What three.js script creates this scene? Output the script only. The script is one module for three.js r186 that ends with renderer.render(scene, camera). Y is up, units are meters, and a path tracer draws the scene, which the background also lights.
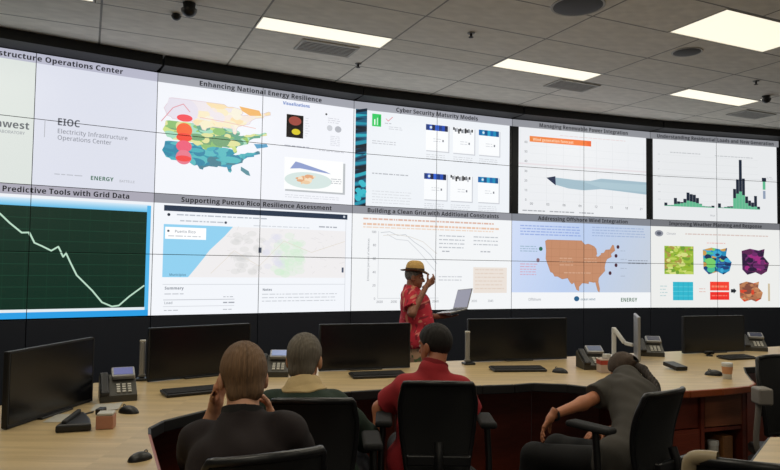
import * as THREE from 'three';
import { RoundedBoxGeometry } from 'three/addons/geometries/RoundedBoxGeometry.js';
import { mergeGeometries } from 'three/addons/utils/BufferGeometryUtils.js';
import { RectAreaLightUniformsLib } from 'three/addons/lights/RectAreaLightUniformsLib.js';

// ---------------------------------------------------------------- camera, light, exposure
const scene = new THREE.Scene();
scene.background = new THREE.Color(0x000000);
const camera = new THREE.PerspectiveCamera(2 * Math.atan(235 / 665.76) * 180 / Math.PI, 780 / 470, 0.05, 60);
camera.position.set(0, 1.52, 0);
camera.rotation.set(THREE.MathUtils.degToRad(2.6325), 0, THREE.MathUtils.degToRad(0.8013));
const renderer = new THREE.WebGLRenderer({ antialias: true });
renderer.toneMapping = THREE.LinearToneMapping;
renderer.toneMappingExposure = 1.0;
renderer.shadowMap.enabled = true;
RectAreaLightUniformsLib.init();
const SCREEN_GLOW = 1.05;          // radiance of a white video wall pixel
const SCREEN_LIGHT = 0.10;         // extra area light just before each screen
const TROFFER_GLOW = 0.95;          // radiance of a ceiling light's lens
const TROFFER_LIGHT = 9.8;         // area light just under each lens
const V3 = (x, y, z) => new THREE.Vector3(x, y, z);
const R = THREE.MathUtils.degToRad;

// ---------------------------------------------------------------- helpers
let seed = 7;
const rnd = () => { seed = (seed * 1664525 + 1013904223) >>> 0; return seed / 4294967296; };
const used = new Map();
function numbered(name) {
  const n = used.get(name) ?? 0; used.set(name, n + 1);
  return n ? name + '_' + String(n).padStart(3, '0') : name;
}
function shade(o) { o.traverse((m) => { if (m.isMesh) { m.castShadow = true; m.receiveShadow = true; } }); }
function thing(name, label, category, pos = [0, 0, 0], turn = 0, group) {
  const o = new THREE.Group(); o.name = numbered(name);
  o.position.set(...pos); o.rotation.y = turn;
  o.userData = { label, category }; if (group) o.userData.group = group;
  scene.add(o); return o;
}
function structure(name) { const o = new THREE.Group(); o.name = name; o.userData = { kind: 'structure' }; scene.add(o); return o; }
function part(name, geo, mat, parent, label) {
  const m = new THREE.Mesh(Array.isArray(geo) ? join(geo) : geo, mat);
  m.name = name; m.castShadow = m.receiveShadow = true;
  if (label) m.userData.label = label;
  parent.add(m); return m;
}
function dup(src, pos, turn, label) {
  const c = src.clone(); c.name = numbered(src.name.replace(/_\d{3}$/, '')); c.userData = { ...src.userData, label };
  c.position.set(...pos); c.rotation.y = turn; scene.add(c); return c;
}
function join(list) {
  const gs = list.map((g) => {
    const q = g.index ? g.toNonIndexed() : g;
    for (const k of Object.keys(q.attributes)) if (!['position', 'normal', 'uv'].includes(k)) q.deleteAttribute(k);
    if (!q.attributes.uv) q.setAttribute('uv', new THREE.BufferAttribute(new Float32Array(q.attributes.position.count * 2), 2));
    return q;
  });
  return mergeGeometries(gs);
}
function box(w, h, d, x = 0, y = 0, z = 0, r = 0.004, turn) {
  const g = r > 0 ? new RoundedBoxGeometry(w, h, d, 2, Math.min(r, w / 2.01, h / 2.01, d / 2.01)) : new THREE.BoxGeometry(w, h, d);
  if (turn) g.applyMatrix4(new THREE.Matrix4().makeRotationFromEuler(new THREE.Euler(...turn)));
  return g.translate(x, y, z);
}
function cyl(r0, r1, h, x, y, z, n = 20) { return new THREE.CylinderGeometry(r1, r0, h, n).translate(x, y + h / 2, z); }
function tube(pts, r, n = 24, closed = false, m = 8) {
  const c = new THREE.CatmullRomCurve3(pts.map((p) => V3(...p)), closed, 'centripetal');
  return new THREE.TubeGeometry(c, n, r, m, closed);
}
function bar(a, b, w, h) {          // a rectangular bar from a to b
  const A = V3(...a), B = V3(...b), L = A.distanceTo(B);
  const g = new RoundedBoxGeometry(w, h, L, 2, Math.min(w, h) * 0.3);
  const q = new THREE.Matrix4().lookAt(B, A, V3(0, 1, 0));
  g.applyMatrix4(q); return g.translate((A.x + B.x) / 2, (A.y + B.y) / 2, (A.z + B.z) / 2);
}
function rod(a, b, r0, r1 = r0, n = 12) {
  const A = V3(...a), B = V3(...b), g = new THREE.CylinderGeometry(r1, r0, A.distanceTo(B), n);
  g.applyQuaternion(new THREE.Quaternion().setFromUnitVectors(V3(0, 1, 0), B.clone().sub(A).normalize()));
  return g.translate((A.x + B.x) / 2, (A.y + B.y) / 2, (A.z + B.z) / 2);
}
function slab(pts, y0, h, bevel = 0.004) {   // a polygon of [x, z] points, from y0 up by h
  const s = new THREE.Shape(pts.map(([x, z]) => new THREE.Vector2(x, -z)));
  const g = new THREE.ExtrudeGeometry(s, { depth: h - 2 * bevel, bevelEnabled: bevel > 0, bevelThickness: bevel, bevelSize: bevel, bevelOffset: -bevel, bevelSegments: 2, steps: 1 });
  return g.rotateX(-Math.PI / 2).translate(0, y0 + bevel, 0);
}
// ---------------------------------------------------------------- textures and materials
function noiseTexture(n, draw) {    // n x n DataTexture, wraps; draw(x, y) gives [r, g, b] 0..255
  const d = new Uint8Array(n * n * 4);
  for (let y = 0; y < n; y++) for (let x = 0; x < n; x++) { const c = draw(x, y), i = (y * n + x) * 4; d[i] = c[0]; d[i + 1] = c[1]; d[i + 2] = c[2]; d[i + 3] = 255; }
  const t = new THREE.DataTexture(d, n, n); t.wrapS = t.wrapT = THREE.RepeatWrapping; t.magFilter = THREE.LinearFilter; t.needsUpdate = true; return t;
}
function lattice(n, m) { const a = Array.from({ length: m * m }, rnd); return (x, y) => {
  const u = x / n * m, v = y / n * m, i = Math.floor(u), j = Math.floor(v), s = (t) => t * t * (3 - 2 * t), fx = s(u - i), fy = s(v - j);
  const g = (p, q) => a[((q % m + m) % m) * m + (p % m + m) % m];
  return (g(i, j) * (1 - fx) + g(i + 1, j) * fx) * (1 - fy) + (g(i, j + 1) * (1 - fx) + g(i + 1, j + 1) * fx) * fy; }; }
const grey = (v) => [v, v, v];
const f8 = lattice(256, 8), f32 = lattice(256, 32), f128 = lattice(256, 128), f64 = lattice(256, 64);
const carpetMap = noiseTexture(256, (x, y) => { const v = 0.35 * f8(x, y) + 0.25 * f64(x, y) + 0.4 * rnd(); return [150 + 90 * v, 150 + 90 * v, 155 + 95 * v]; }); carpetMap.colorSpace = THREE.SRGBColorSpace;
const tileBump = noiseTexture(256, (x, y) => { const h = rnd() > 0.985 ? 40 : 170 + 60 * f128(x, y); return grey(h); });
const tileMap = noiseTexture(256, (x, y) => { const v = 228 + 18 * f8(x, y) - (rnd() > 0.985 ? 35 : 0); return [v, v - 2, v - 6]; }); tileMap.colorSpace = THREE.SRGBColorSpace;
const grain = noiseTexture(256, (x, y) => { const v = 0.55 * f8(x * 0.25, y * 4) + 0.3 * f32(x * 0.25, y * 4) + 0.15 * rnd(); return [205 + 50 * v, 200 + 52 * v, 190 + 55 * v]; }); grain.colorSpace = THREE.SRGBColorSpace;
const weave = noiseTexture(256, (x, y) => grey(120 + 60 * ((x >> 2) + (y >> 2) & 1) + 60 * rnd()));
const strand = noiseTexture(256, (x, y) => { const v = 0.5 * f128(x, y * 0.06) + 0.5 * f64(x, y * 0.05); return grey(150 + 105 * v); }); strand.colorSpace = THREE.SRGBColorSpace;
const meshAlphaBump = noiseTexture(64, (x, y) => grey((x % 8 < 3 || y % 8 < 3) ? 220 : 30));
const std = (color, roughness = 0.6, extra = {}) => new THREE.MeshStandardMaterial({ color, roughness, ...extra });
const rep = (t, u, v = u) => { const c = t.clone(); c.repeat.set(u, v); c.needsUpdate = true; return c; };
const M = {
  carpet: std(0x5c5a5c, 0.97, { map: rep(carpetMap, 2.2), bumpMap: rep(carpetMap, 2.2), bumpScale: 0.004 }),
  plaster: std(0xe4e1da, 0.9, { bumpMap: rep(tileBump, 1), bumpScale: 0.0015 }),
  navy: std(0x161d2b, 0.8), base: std(0x161c29, 0.55), black: std(0x060607, 0.7),
  tileA: std(0xebe8e1, 0.95, { map: rep(tileMap, 1.6), bumpMap: rep(tileBump, 1.6), bumpScale: 0.0012 }),
  tileB: std(0xe8e5dd, 0.95, { map: rep(tileMap, 1.6), bumpMap: rep(tileBump, 1.6), bumpScale: 0.0012 }),
  tileC: std(0xeeebe4, 0.95, { map: rep(tileMap, 1.6), bumpMap: rep(tileBump, 1.6), bumpScale: 0.0012 }),
  grid: std(0x77736a, 0.6), white: std(0xd8d6d0, 0.5), vent: std(0xa8a59e, 0.6), hole: std(0x6a6863, 0.9), speaker: std(0x3c3a37, 0.7),
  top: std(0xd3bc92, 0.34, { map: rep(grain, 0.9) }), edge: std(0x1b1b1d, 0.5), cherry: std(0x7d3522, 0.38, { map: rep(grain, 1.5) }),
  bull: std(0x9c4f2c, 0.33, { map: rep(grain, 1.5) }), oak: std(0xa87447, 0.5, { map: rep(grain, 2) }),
  plastic: std(0x111113, 0.42), matte: std(0x17181a, 0.75), lcd: std(0x0c0e13, 0.22), silver: std(0x9a9a9a, 0.38, { metalness: 0.5 }),
  grey: std(0x6a6862, 0.55), pale: std(0xb9b6ad, 0.5), handset: std(0x3a3832, 0.5), keys: std(0x1e1e20, 0.6), whitePlastic: std(0xc9c8c4, 0.45),
  mesh: std(0x0a0a0c, 0.8, { bumpMap: rep(meshAlphaBump, 60), bumpScale: 0.001 }), frame: std(0x0f0f11, 0.38), frameTan: std(0x9b8a6c, 0.5), frameGrey: std(0x77716a, 0.5),
  cushion: std(0x0d0d0f, 0.85, { bumpMap: rep(weave, 30), bumpScale: 0.0008 }), leather: std(0x131316, 0.4), chrome: std(0x8a8a8a, 0.25, { metalness: 0.9 }),
};
// ---------------------------------------------------------------- what the video wall shows (flat pictures on glowing screens)
function picture(draw) {
  const c = document.createElement('canvas'); c.width = 1280; c.height = 720;
  const g = c.getContext('2d'); draw(g);
  const t = new THREE.CanvasTexture(c); t.colorSpace = THREE.SRGBColorSpace; t.magFilter = THREE.LinearFilter; return t;
}
const fill = (g, s, x, y, w, h) => { g.fillStyle = s; g.fillRect(x, y, w, h); };
function words(g, s, x, y, size, color, weight = '', align = 'left', font = 'sans-serif') {
  g.font = `${weight} ${size}px ${font}`; g.fillStyle = color; g.textAlign = align; g.textBaseline = 'middle'; g.fillText(s, x, y);
}
function poly(g, pts, color, stroke) {
  g.beginPath(); pts.forEach(([x, y], i) => (i ? g.lineTo(x, y) : g.moveTo(x, y))); g.closePath();
  if (color) { g.fillStyle = color; g.fill(); } if (stroke) { g.strokeStyle = stroke; g.lineWidth = 2; g.stroke(); }
}
function line(g, pts, color, w = 2) { g.beginPath(); pts.forEach(([x, y], i) => (i ? g.lineTo(x, y) : g.moveTo(x, y))); g.strokeStyle = color; g.lineWidth = w; g.lineJoin = 'round'; g.stroke(); }
function oval(g, x, y, rx, ry, color) { g.beginPath(); g.ellipse(x, y, rx, ry, 0, 0, 7); g.fillStyle = color; g.fill(); }
function header(g, title, x0, x1, bg = '#9fa1aa') { fill(g, bg, 0, 0, 1280, 54); g.font = 'bold 40px sans-serif'; const k = (x1 - x0) / g.measureText(title).width; g.save(); g.translate(x0, 28); g.scale(k, Math.min(1.05, Math.max(0.85, k))); words(g, title, 0, 0, 40, '#15161c', 'bold'); g.restore(); }
function smallText(g, x, y, w, rows, step, color = '#8a8f98', h = 5) {          // print too small to read: rows of short strokes
  g.globalAlpha = 0.62;
  for (let r = 0; r < rows; r++) { let p = x; while (p < x + w - 12) { const l = 10 + rnd() * 34; fill(g, color, p, y + r * step, Math.min(l, x + w - p), h); p += l + 7; } }
  g.globalAlpha = 1;
}
const US = [[-124.7, 48.4], [-123, 49], [-95, 49], [-92.5, 47.2], [-90, 47.6], [-88, 47.3], [-84.8, 46.5], [-83, 45.3], [-82.4, 43], [-83.2, 42], [-81.5, 41.6], [-79, 42.7], [-79, 43.3], [-76.5, 43.6], [-75, 45], [-71.4, 45.2],
  [-69.2, 47.4], [-68, 47.2], [-67, 44.8], [-70.5, 43.2], [-70, 41.8], [-73.8, 40.7], [-75.5, 38.5], [-75.9, 36.8], [-75.6, 35.3], [-78, 33.9], [-81, 32], [-81.3, 30], [-80.1, 27], [-80.4, 25.2], [-81.8, 26], [-82.8, 28],
  [-83.8, 30], [-85.3, 29.8], [-89.3, 30.3], [-89.5, 29.2], [-91.5, 29.4], [-94.5, 29.5], [-97.2, 27.8], [-97.2, 25.9], [-99.2, 26.5], [-101.4, 29.8], [-103, 29], [-104.7, 30], [-106.5, 31.8], [-111, 31.3], [-114.8, 32.5],
  [-117.1, 32.5], [-118.5, 34], [-120.6, 34.6], [-122.4, 37.5], [-124.3, 40.3], [-124, 44]];
const us = (x0, y0, w, h, shear = 0) => US.map(([lo, la]) => { const u = (lo + 124.7) / 57.7, v = (49 - la) / 24; return [x0 + u * w + shear * (0.5 - v), y0 + v * h]; });
function blotches(g, pts, colors, n, x, y, w, h, r) { g.save(); poly(g, pts); g.clip(); for (let i = 0; i < n; i++) oval(g, x + rnd() * w, y + rnd() * h, r * (0.3 + rnd()), r * (0.2 + rnd() * 0.5), colors[i % colors.length]); g.restore(); }

const pictures = [
  // first row
  (g) => { fill(g, '#d8deda', 0, 0, 640, 720); fill(g, '#d9dce8', 640, 0, 640, 720);
    header(g, 'Electricity Infrastructure Operations Center', 118, 1086, '#b4b5c6');
    words(g, 'Pacific Northwest', 622, 402, 56, '#62666c', 'bold', 'right'); words(g, 'NATIONAL LABORATORY', 600, 446, 22, '#8d9199', '', 'right');
    fill(g, '#a4a6ac', 690, 362, 3, 92); words(g, 'EIOC', 751, 362, 50, '#595c66', 'bold');
    words(g, 'Electricity Infrastructure', 753, 412, 34, '#81848e'); words(g, 'Operations Center', 755, 448, 34, '#81848e');
    smallText(g, 747, 650, 150, 1, 10, '#9da0a8'); words(g, 'ENERGY', 930, 659, 32, '#3f6a55', 'bold'); words(g, 'BATTELLE', 1084, 664, 20, '#a8abb2'); },
  (g) => { fill(g, '#eef0f6', 0, 0, 1280, 720); header(g, 'Enhancing National Energy Resilience', 239, 1044);
    const low = us(22, 400, 590, 165, 60), mid = us(22, 280, 630, 160, 60), high = us(22, 140, 640, 185, 90);
    poly(g, low, '#2f93a8'); blotches(g, low, ['#3f93b0', '#4cadb8', '#3586a4', '#5ab8be', '#4c7f90'], 130, 20, 390, 620, 200, 55);
    poly(g, [[510, 520], [560, 545], [572, 575], [548, 570], [510, 545]], '#5e8f9c');
    poly(g, mid, '#9cc468'); blotches(g, mid, ['#8cbc74', '#cbdb88', '#64a288', '#a2d6bc', '#dcdd9c', '#74a276'], 140, 20, 280, 670, 190, 50);
    poly(g, [[590, 368], [670, 360], [680, 378], [610, 396]], '#5c9ec4');
    poly(g, high, '#ece7cf'); blotches(g, high, ['#f2e6c4', '#efe3da', '#f1ecd9', '#e9e2e6', '#f0e8c8', '#f2dcb0'], 150, 20, 135, 680, 210, 60);
    g.save(); poly(g, high); g.clip(); oval(g, 110, 210, 130, 90, '#e2dde8'); g.restore();
    line(g, high, '#d9c3cc', 3); line(g, [[25, 290], [90, 200], [150, 170], [190, 215]], '#dc9aa4', 5); line(g, [[250, 240], [400, 250], [600, 270]], '#e6b9b0', 4);
    poly(g, [[490, 140], [620, 152], [636, 184], [560, 192], [510, 168]], '#edb56c');
    for (const [y, c, ry] of [[255, '#f0505a', 22], [330, '#f2683f', 44], [372, '#ee4a3c', 24], [425, '#e8607a', 36], [492, '#e47a8c', 44], [500, '#ee4a4a', 18]]) oval(g, 160, y, 46, ry, c);
    words(g, 'Visualizations', 866, 80, 28, '#4169b8', 'bold', 'center');
    fill(g, '#15100f', 800, 150, 116, 152); oval(g, 858, 190, 44, 30, '#9a4a40'); oval(g, 866, 262, 30, 20, '#d6c52e'); smallText(g, 930, 160, 30, 8, 17, '#c5c8d2');
    smallText(g, 1090, 140, 90, 3, 14, '#b9bcc4'); oval(g, 1104, 210, 20, 20, '#c9ccd2'); oval(g, 1166, 212, 24, 22, '#b2b5bd'); smallText(g, 1110, 262, 70, 6, 12, '#c5c8d0'); oval(g, 1078, 118, 7, 7, '#444');
    smallText(g, 790, 354, 170, 1, 10, '#9ba0ac', 7); smallText(g, 1030, 362, 200, 1, 10, '#b4b7be', 6);
    fill(g, '#b8bcc0', 800, 440, 424, 214); fill(g, '#f7f8f8', 792, 430, 416, 212); poly(g, [[830, 505], [868, 455], [905, 462], [1080, 505], [1120, 520], [900, 498]], '#8f9ecb');
    oval(g, 960, 575, 165, 55, '#d3e2df'); blotches(g, [[850, 530], [1040, 530], [1040, 620], [850, 620]], ['#e9c9a4', '#dfa77e', '#f0dcc0'], 16, 890, 545, 120, 50, 26); smallText(g, 1120, 550, 80, 3, 14); smallText(g, 800, 676, 380, 2, 14, '#c4c7cd'); },
  (g) => { fill(g, '#e9edf2', 0, 0, 1280, 720); header(g, 'Cyber Security Maturity Models', 314, 980);
    fill(g, '#175a78', 12, 54, 84, 666); for (let i = 0; i < 26; i++) poly(g, [[12, 60 + i * 28], [96, 30 + i * 28 + rnd() * 30], [96, 44 + i * 28 + rnd() * 30], [12, 82 + i * 28]], ['#0f2233', '#2aa6b8', '#16324a', '#1f8ea6', '#0d1a28'][i % 5]);
    for (let i = 0; i < 6; i++) oval(g, 30 + rnd() * 50, 560 + rnd() * 140, 22, 18, '#38b6c6'); fill(g, '#07090e', 1258, 54, 22, 666);
    fill(g, '#35c763', 134, 74, 68, 88); fill(g, '#ffffff', 150, 112, 8, 40); fill(g, '#c7efd2', 170, 100, 8, 52); fill(g, '#25a64c', 186, 84, 10, 70);
    line(g, [[238, 100], [256, 116], [290, 84]], '#d98a94', 5); smallText(g, 230, 130, 60, 1, 8); smallText(g, 260, 154, 116, 2, 14, '#b3b8c0');
    smallText(g, 136, 262, 180, 2, 16, '#a9adb5', 6); smallText(g, 140, 486, 290, 1, 16, '#8f949c', 8); smallText(g, 142, 612, 300, 5, 20, '#c3c6cc', 5);
    for (const [x0, y0, c] of [[552, 108, 0], [770, 110, 1], [988, 108, 2], [542, 462, 0], [752, 462, 1], [984, 460, 2]]) {
      fill(g, '#c6c9d0', x0 + 4, y0 + 2, 184, 196); fill(g, '#f4f6f8', x0, y0, 180, 190);
      if (c === 1) for (let i = 0; i < 12; i++) fill(g, ['#33353b', '#777b82', '#b9bcc2', '#191a1e'][i % 4], x0 + i * 14, y0 + (i * 7) % 12, 13, 20 + (i * 5) % 18);
      else { const k = c ? ['#1565a8', '#1787b4', '#0f4f86', '#2ba0c8'] : ['#10347a', '#1a49b0', '#0c1a44', '#2a5fd0']; for (let i = 0; i < 7; i++) fill(g, k[i % 4], x0 + i * 25, y0, 25, 42); oval(g, x0 + 40, y0 + 20, 10, 10, '#cfe0ee'); }
      fill(g, '#7d8088', x0 + 130, y0 + 105, 12, 16); smallText(g, x0 + 60, y0 + 100, 60, 2, 18, '#b4b8c0'); smallText(g, x0 + 4, y0 + 218, 160, 3, 15, '#b9bdc4'); } },
  (g) => { fill(g, '#e7e9ec', 0, 0, 1280, 720); header(g, 'Managing Renewable Power Integration', 233, 1061, '#8f9197');
    fill(g, '#05070a', 0, 54, 54, 666); fill(g, '#05070a', 1240, 54, 40, 666); fill(g, '#e1dade', 54, 330, 1186, 12); smallText(g, 420, 92, 620, 1, 8, '#d9b8b8');
    for (let x = 300; x < 1230; x += 152) fill(g, '#d5d8dc', x, 120, 2, 520); for (let y = 190; y < 620; y += 60) fill(g, '#dcdfe2', 150, y, 1080, 2);
    const gr = g.createLinearGradient(150, 0, 720, 0); gr.addColorStop(0, '#e8823c'); gr.addColorStop(0.85, '#f07a3a'); gr.addColorStop(1, '#e4571e'); fill(g, gr, 150, 118, 556, 44);
    words(g, 'Wind generation forecast', 178, 141, 30, '#f6d0b4', 'bold');
    poly(g, [[360, 425], [420, 428], [560, 436], [700, 436], [800, 412], [1240, 418], [1240, 520], [980, 505], [800, 496], [640, 514], [500, 506], [380, 482]], '#9fb9c6'); poly(g, [[600, 440], [1240, 440], [1240, 500], [800, 486]], '#a9c2cd');
    poly(g, [[300, 432], [380, 416], [384, 488]], '#1c2a4a');
    for (let i = 0; i < 7; i++) words(g, String(60 - i * 10), 118, 168 + i * 74, 24, '#6a6d73', '', 'center'); for (let i = 0; i < 8; i++) words(g, String(i * 3).padStart(2, '0'), 168 + i * 146, 640, 26, '#5a5d62', '', 'center');
    smallText(g, 90, 690, 200, 1, 8, '#7b7e84', 9); smallText(g, 330, 690, 230, 1, 8, '#7b7e84', 9); smallText(g, 600, 690, 130, 1, 8, '#7b7e84', 9); },
  (g) => { fill(g, '#e3e5e7', 0, 0, 1280, 720); header(g, 'Understanding Residential Loads and New Generation', 60, 1230, '#85878c');
    fill(g, '#05070a', 0, 54, 22, 666); fill(g, '#05070a', 1256, 54, 24, 666);
    smallText(g, 188, 154, 300, 1, 8, '#a9acb0', 8); smallText(g, 626, 160, 380, 1, 8, '#a9acb0', 8); fill(g, '#c4c7ca', 24, 348, 1232, 2);
    for (let y = 180; y < 610; y += 62) { fill(g, '#d6d9db', 110, y, 950, 2); smallText(g, 70, y - 3, 26, 1, 6, '#b3b6ba'); }
    const b = [28, 8, 10, 70, 42, 38, 66, 120, 108, 104, 78, 30, 12, 10, 10, 18, 0, 40, 6, 12, 18, 20, 170, 250, 420, 260, 110, 76, 60, 118, 26], gr = [4, 6, 8, 20, 22, 28, 34, 52, 46, 42, 34, 26, 10, 8, 6, 4, 0, 4, 4, 8, 8, 10, 90, 130, 150, 120, 52, 30, 22, 26, 6];
    b.forEach((h, i) => { const x = 130 + i * 30.6, y = 606; fill(g, '#1d2636', x, y - h, 29, h); fill(g, '#5fb58c', x, y - gr[i], 29, gr[i]); });
    fill(g, '#1d2636', 1100, 330, 44, 30); fill(g, '#5fb58c', 1108, 360, 28, 70); fill(g, '#8d9bb0', 1110, 440, 26, 70); smallText(g, 1150, 320, 70, 2, 14, '#a7aab0'); words(g, 'Hour', 600, 672, 22, '#9a9da2', '', 'center'); },
  // second row
  (g) => { fill(g, '#dfe4ea', 0, 0, 1280, 720); header(g, 'Predictive Tools with Grid Data', 503, 1145, '#a7a5b2');
    fill(g, '#e9edf2', 0, 54, 1280, 666); const sky = g.createLinearGradient(0, 64, 0, 118); sky.addColorStop(0, '#e6ecf4'); sky.addColorStop(1, '#58b4e2'); fill(g, sky, 0, 70, 1262, 48);
    fill(g, '#4fb2e6', 1244, 76, 22, 640); fill(g, '#dfe6ea', 0, 668, 1246, 26); fill(g, '#2a9be0', 0, 686, 1266, 34); fill(g, '#0c2b20', 0, 114, 1244, 556);
    for (let i = 1; i < 9; i++) fill(g, '#1d4a37', 0, 114 + i * 62, 1244, 2); for (let i = 1; i < 12; i++) fill(g, '#123a2a', i * 104, 114, 2, 556);
    line(g, [[60, 140], [140, 128], [230, 150], [330, 138], [420, 150], [499, 162], [546, 210], [604, 260], [637, 258], [663, 313], [700, 330], [746, 354], [780, 331], [806, 383], [820, 363], [846, 420], [877, 484], [959, 570], [1013, 638], [1067, 663], [1104, 658], [1160, 606], [1241, 543]], '#b9d9c4', 9); },
  (g) => { fill(g, '#eef1f6', 0, 0, 1280, 720); header(g, 'Supporting Puerto Rico Resilience Assessment', 152, 1130, '#8f9099');
    fill(g, '#26344a', 56, 66, 1190, 34); fill(g, '#c9d0da', 1215, 74, 14, 14); oval(g, 84, 122, 9, 9, '#2c3340'); smallText(g, 130, 116, 560, 1, 8, '#8b93a0', 8); smallText(g, 150, 152, 260, 1, 8, '#9aa1ac', 8); oval(g, 424, 156, 8, 8, '#4a5262');
    smallText(g, 600, 164, 380, 1, 8, '#c0c5cc', 7); smallText(g, 1040, 152, 130, 1, 8, '#7f858f', 9);
    fill(g, '#ebe9ea', 57, 180, 1180, 314); poly(g, [[57, 180], [470, 180], [420, 240], [330, 330], [255, 430], [205, 494], [57, 494]], '#8fcdec');
    for (let i = 0; i < 60; i++) { const x = 430 + rnd() * 780, y = 190 + rnd() * 290; line(g, [[x, y], [x + 60 * (rnd() - 0.3), y + 60 * (rnd() - 0.5)]], '#dddbdc', 3); }
    for (let i = 0; i < 26; i++) oval(g, 470 + rnd() * 200, 190 + rnd() * 290, 30, 18, 'rgba(206,203,205,0.3)'); for (let i = 0; i < 46; i++) oval(g, 740 + rnd() * 190, 200 + rnd() * 280, 34, 22, 'rgba(204,232,204,0.28)');
    for (let i = 0; i < 20; i++) oval(g, 680 + rnd() * 110, 230 + rnd() * 200, 26, 18, 'rgba(218,218,232,0.35)');
    line(g, [[340, 470], [480, 330], [640, 420], [800, 260], [990, 330], [1230, 250]], '#ddd6ca', 3); fill(g, '#fbfcfd', 66, 196, 240, 72); words(g, 'Puerto Rico', 120, 222, 24, '#7b818b'); smallText(g, 84, 246, 190, 1, 8, '#a8adb5', 7); oval(g, 84, 220, 7, 7, '#545a64');
    fill(g, '#4d5566', 636, 306, 16, 34); fill(g, '#4a5468', 1210, 424, 14, 34); words(g, 'Municipios', 96, 478, 20, '#3b5e74');
    fill(g, '#c6cad0', 60, 536, 1176, 3); words(g, 'Summary', 72, 560, 24, '#7b818b', 'bold'); smallText(g, 72, 592, 110, 1, 8); fill(g, '#b9bdc4', 66, 628, 424, 4); words(g, 'Load', 72, 648, 22, '#878d96'); smallText(g, 420, 612, 70, 1, 8); smallText(g, 420, 646, 70, 1, 8, '#6f7580', 8); fill(g, '#c9ccd2', 66, 668, 424, 3); smallText(g, 72, 690, 80, 1, 8); smallText(g, 420, 690, 70, 1, 8);
    words(g, 'Notes', 664, 572, 22, '#7b818b', 'bold'); smallText(g, 662, 598, 520, 3, 22, '#b0b4bb', 6); fill(g, '#c6cad0', 1234, 100, 3, 620); },
  (g) => { fill(g, '#eef0f2', 0, 0, 1280, 720); header(g, 'Building a Clean Grid with Additional Constraints', 107, 1167, '#8f9199');
    smallText(g, 80, 80, 1060, 1, 8, '#c98f76', 12); smallText(g, 80, 116, 1100, 1, 8, '#dca27a', 14); smallText(g, 80, 140, 1040, 1, 8, '#e3c3a8', 9);
    for (let i = 0; i < 6; i++) words(g, String(100 - i * 20), 178, 178 + i * 92, 22, '#7d8087', '', 'right'); g.save(); g.translate(120, 370); g.rotate(-Math.PI / 2); words(g, 'Emissions (percent of reference)', 0, 0, 20, '#8c9096', '', 'center'); g.restore();
    fill(g, '#c3c6cb', 194, 170, 3, 466); fill(g, '#c3c6cb', 194, 634, 470, 3); for (let i = 0; i < 5; i++) words(g, String(2020 + i * 10), 210 + i * 108, 660, 22, '#7d8087', '', 'center');
    line(g, [[210, 180], [280, 172], [340, 196], [400, 188], [470, 240], [540, 280], [600, 330], [650, 390]], '#c5c9ce', 5); line(g, [[260, 190], [330, 224], [420, 230], [500, 300], [560, 360], [640, 440]], '#cfd2d6', 5); line(g, [[230, 200], [330, 190], [440, 204], [540, 236], [650, 320]], '#d6d2cc', 4);
    for (const [x, y, n] of [[664, 184, 4], [950, 184, 3]]) smallText(g, x, y, 210, n, 28, '#9aa0a8', 8); smallText(g, 690, 296, 60, 1, 8, '#8a9099', 9); smallText(g, 1010, 292, 100, 1, 8, '#8a9099', 9); smallText(g, 664, 478, 190, 2, 24, '#a6abb2', 7);
    fill(g, '#e6ddd5', 950, 410, 290, 190); smallText(g, 966, 424, 250, 6, 28, '#d3bfae', 7); for (let i = 0; i < 3; i++) words(g, String(2025 + i * 10), 820 + i * 140, 660, 22, '#8c9096', '', 'center'); },
  (g) => { const sky = g.createLinearGradient(0, 54, 1280, 600); sky.addColorStop(0, '#cdd9f2'); sky.addColorStop(0.45, '#b9cbea'); sky.addColorStop(1, '#c3cbd6'); fill(g, sky, 0, 0, 1280, 720); header(g, 'Addressing Offshore Wind Integration', 227, 1058, '#7f838c');
    smallText(g, 72, 84, 540, 4, 22, '#7d94d2', 9); smallText(g, 716, 78, 510, 4, 22, '#8da2c6', 8);
    const m = us(292, 192, 640, 408); poly(g, m, '#c08a6a', '#a87455'); g.save(); poly(g, m); g.clip(); for (let i = 0; i < 8; i++) line(g, [[350 + i * 74, 190], [340 + i * 76, 580]], '#b37f60', 3); for (let i = 0; i < 5; i++) line(g, [[280, 260 + i * 62], [940, 262 + i * 62]], '#b37f60', 3); smallText(g, 420, 330, 130, 3, 24, '#dcb79c', 8); smallText(g, 640, 330, 120, 2, 24, '#dcb79c', 7); smallText(g, 460, 440, 260, 1, 8, '#e0c0a8', 7); g.restore();
    oval(g, 252, 264, 16, 16, '#2f6b55'); oval(g, 228, 350, 14, 14, '#8a6a74'); for (const [x, y] of [[961, 234], [942, 306], [942, 378], [885, 442]]) oval(g, x, y, 14, 15, '#4c2c38');
    smallText(g, 72, 244, 150, 3, 18, '#7fa0ae', 7); smallText(g, 72, 376, 150, 5, 20, '#d38a9a', 7); for (const y of [262, 330, 400, 462]) smallText(g, 985, y, 60, 1, 8, '#9aa4b4', 6); smallText(g, 1060, 338, 190, 2, 20, '#6f7480', 7);
    fill(g, '#eef0f2', 0, 596, 1280, 124); words(g, 'Offshore', 200, 650, 28, '#8f9399', '', 'center'); oval(g, 576, 646, 24, 20, '#2b5f86'); words(g, 'ocean wind', 612, 650, 26, '#3b5c74'); words(g, 'ENERGY', 1066, 656, 42, '#5e7a68', 'bold', 'center'); },
  (g) => { fill(g, '#e7e8e6', 0, 0, 1280, 720); header(g, 'Improving Weather Planning and Response', 174, 1095, '#73757a');
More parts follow.
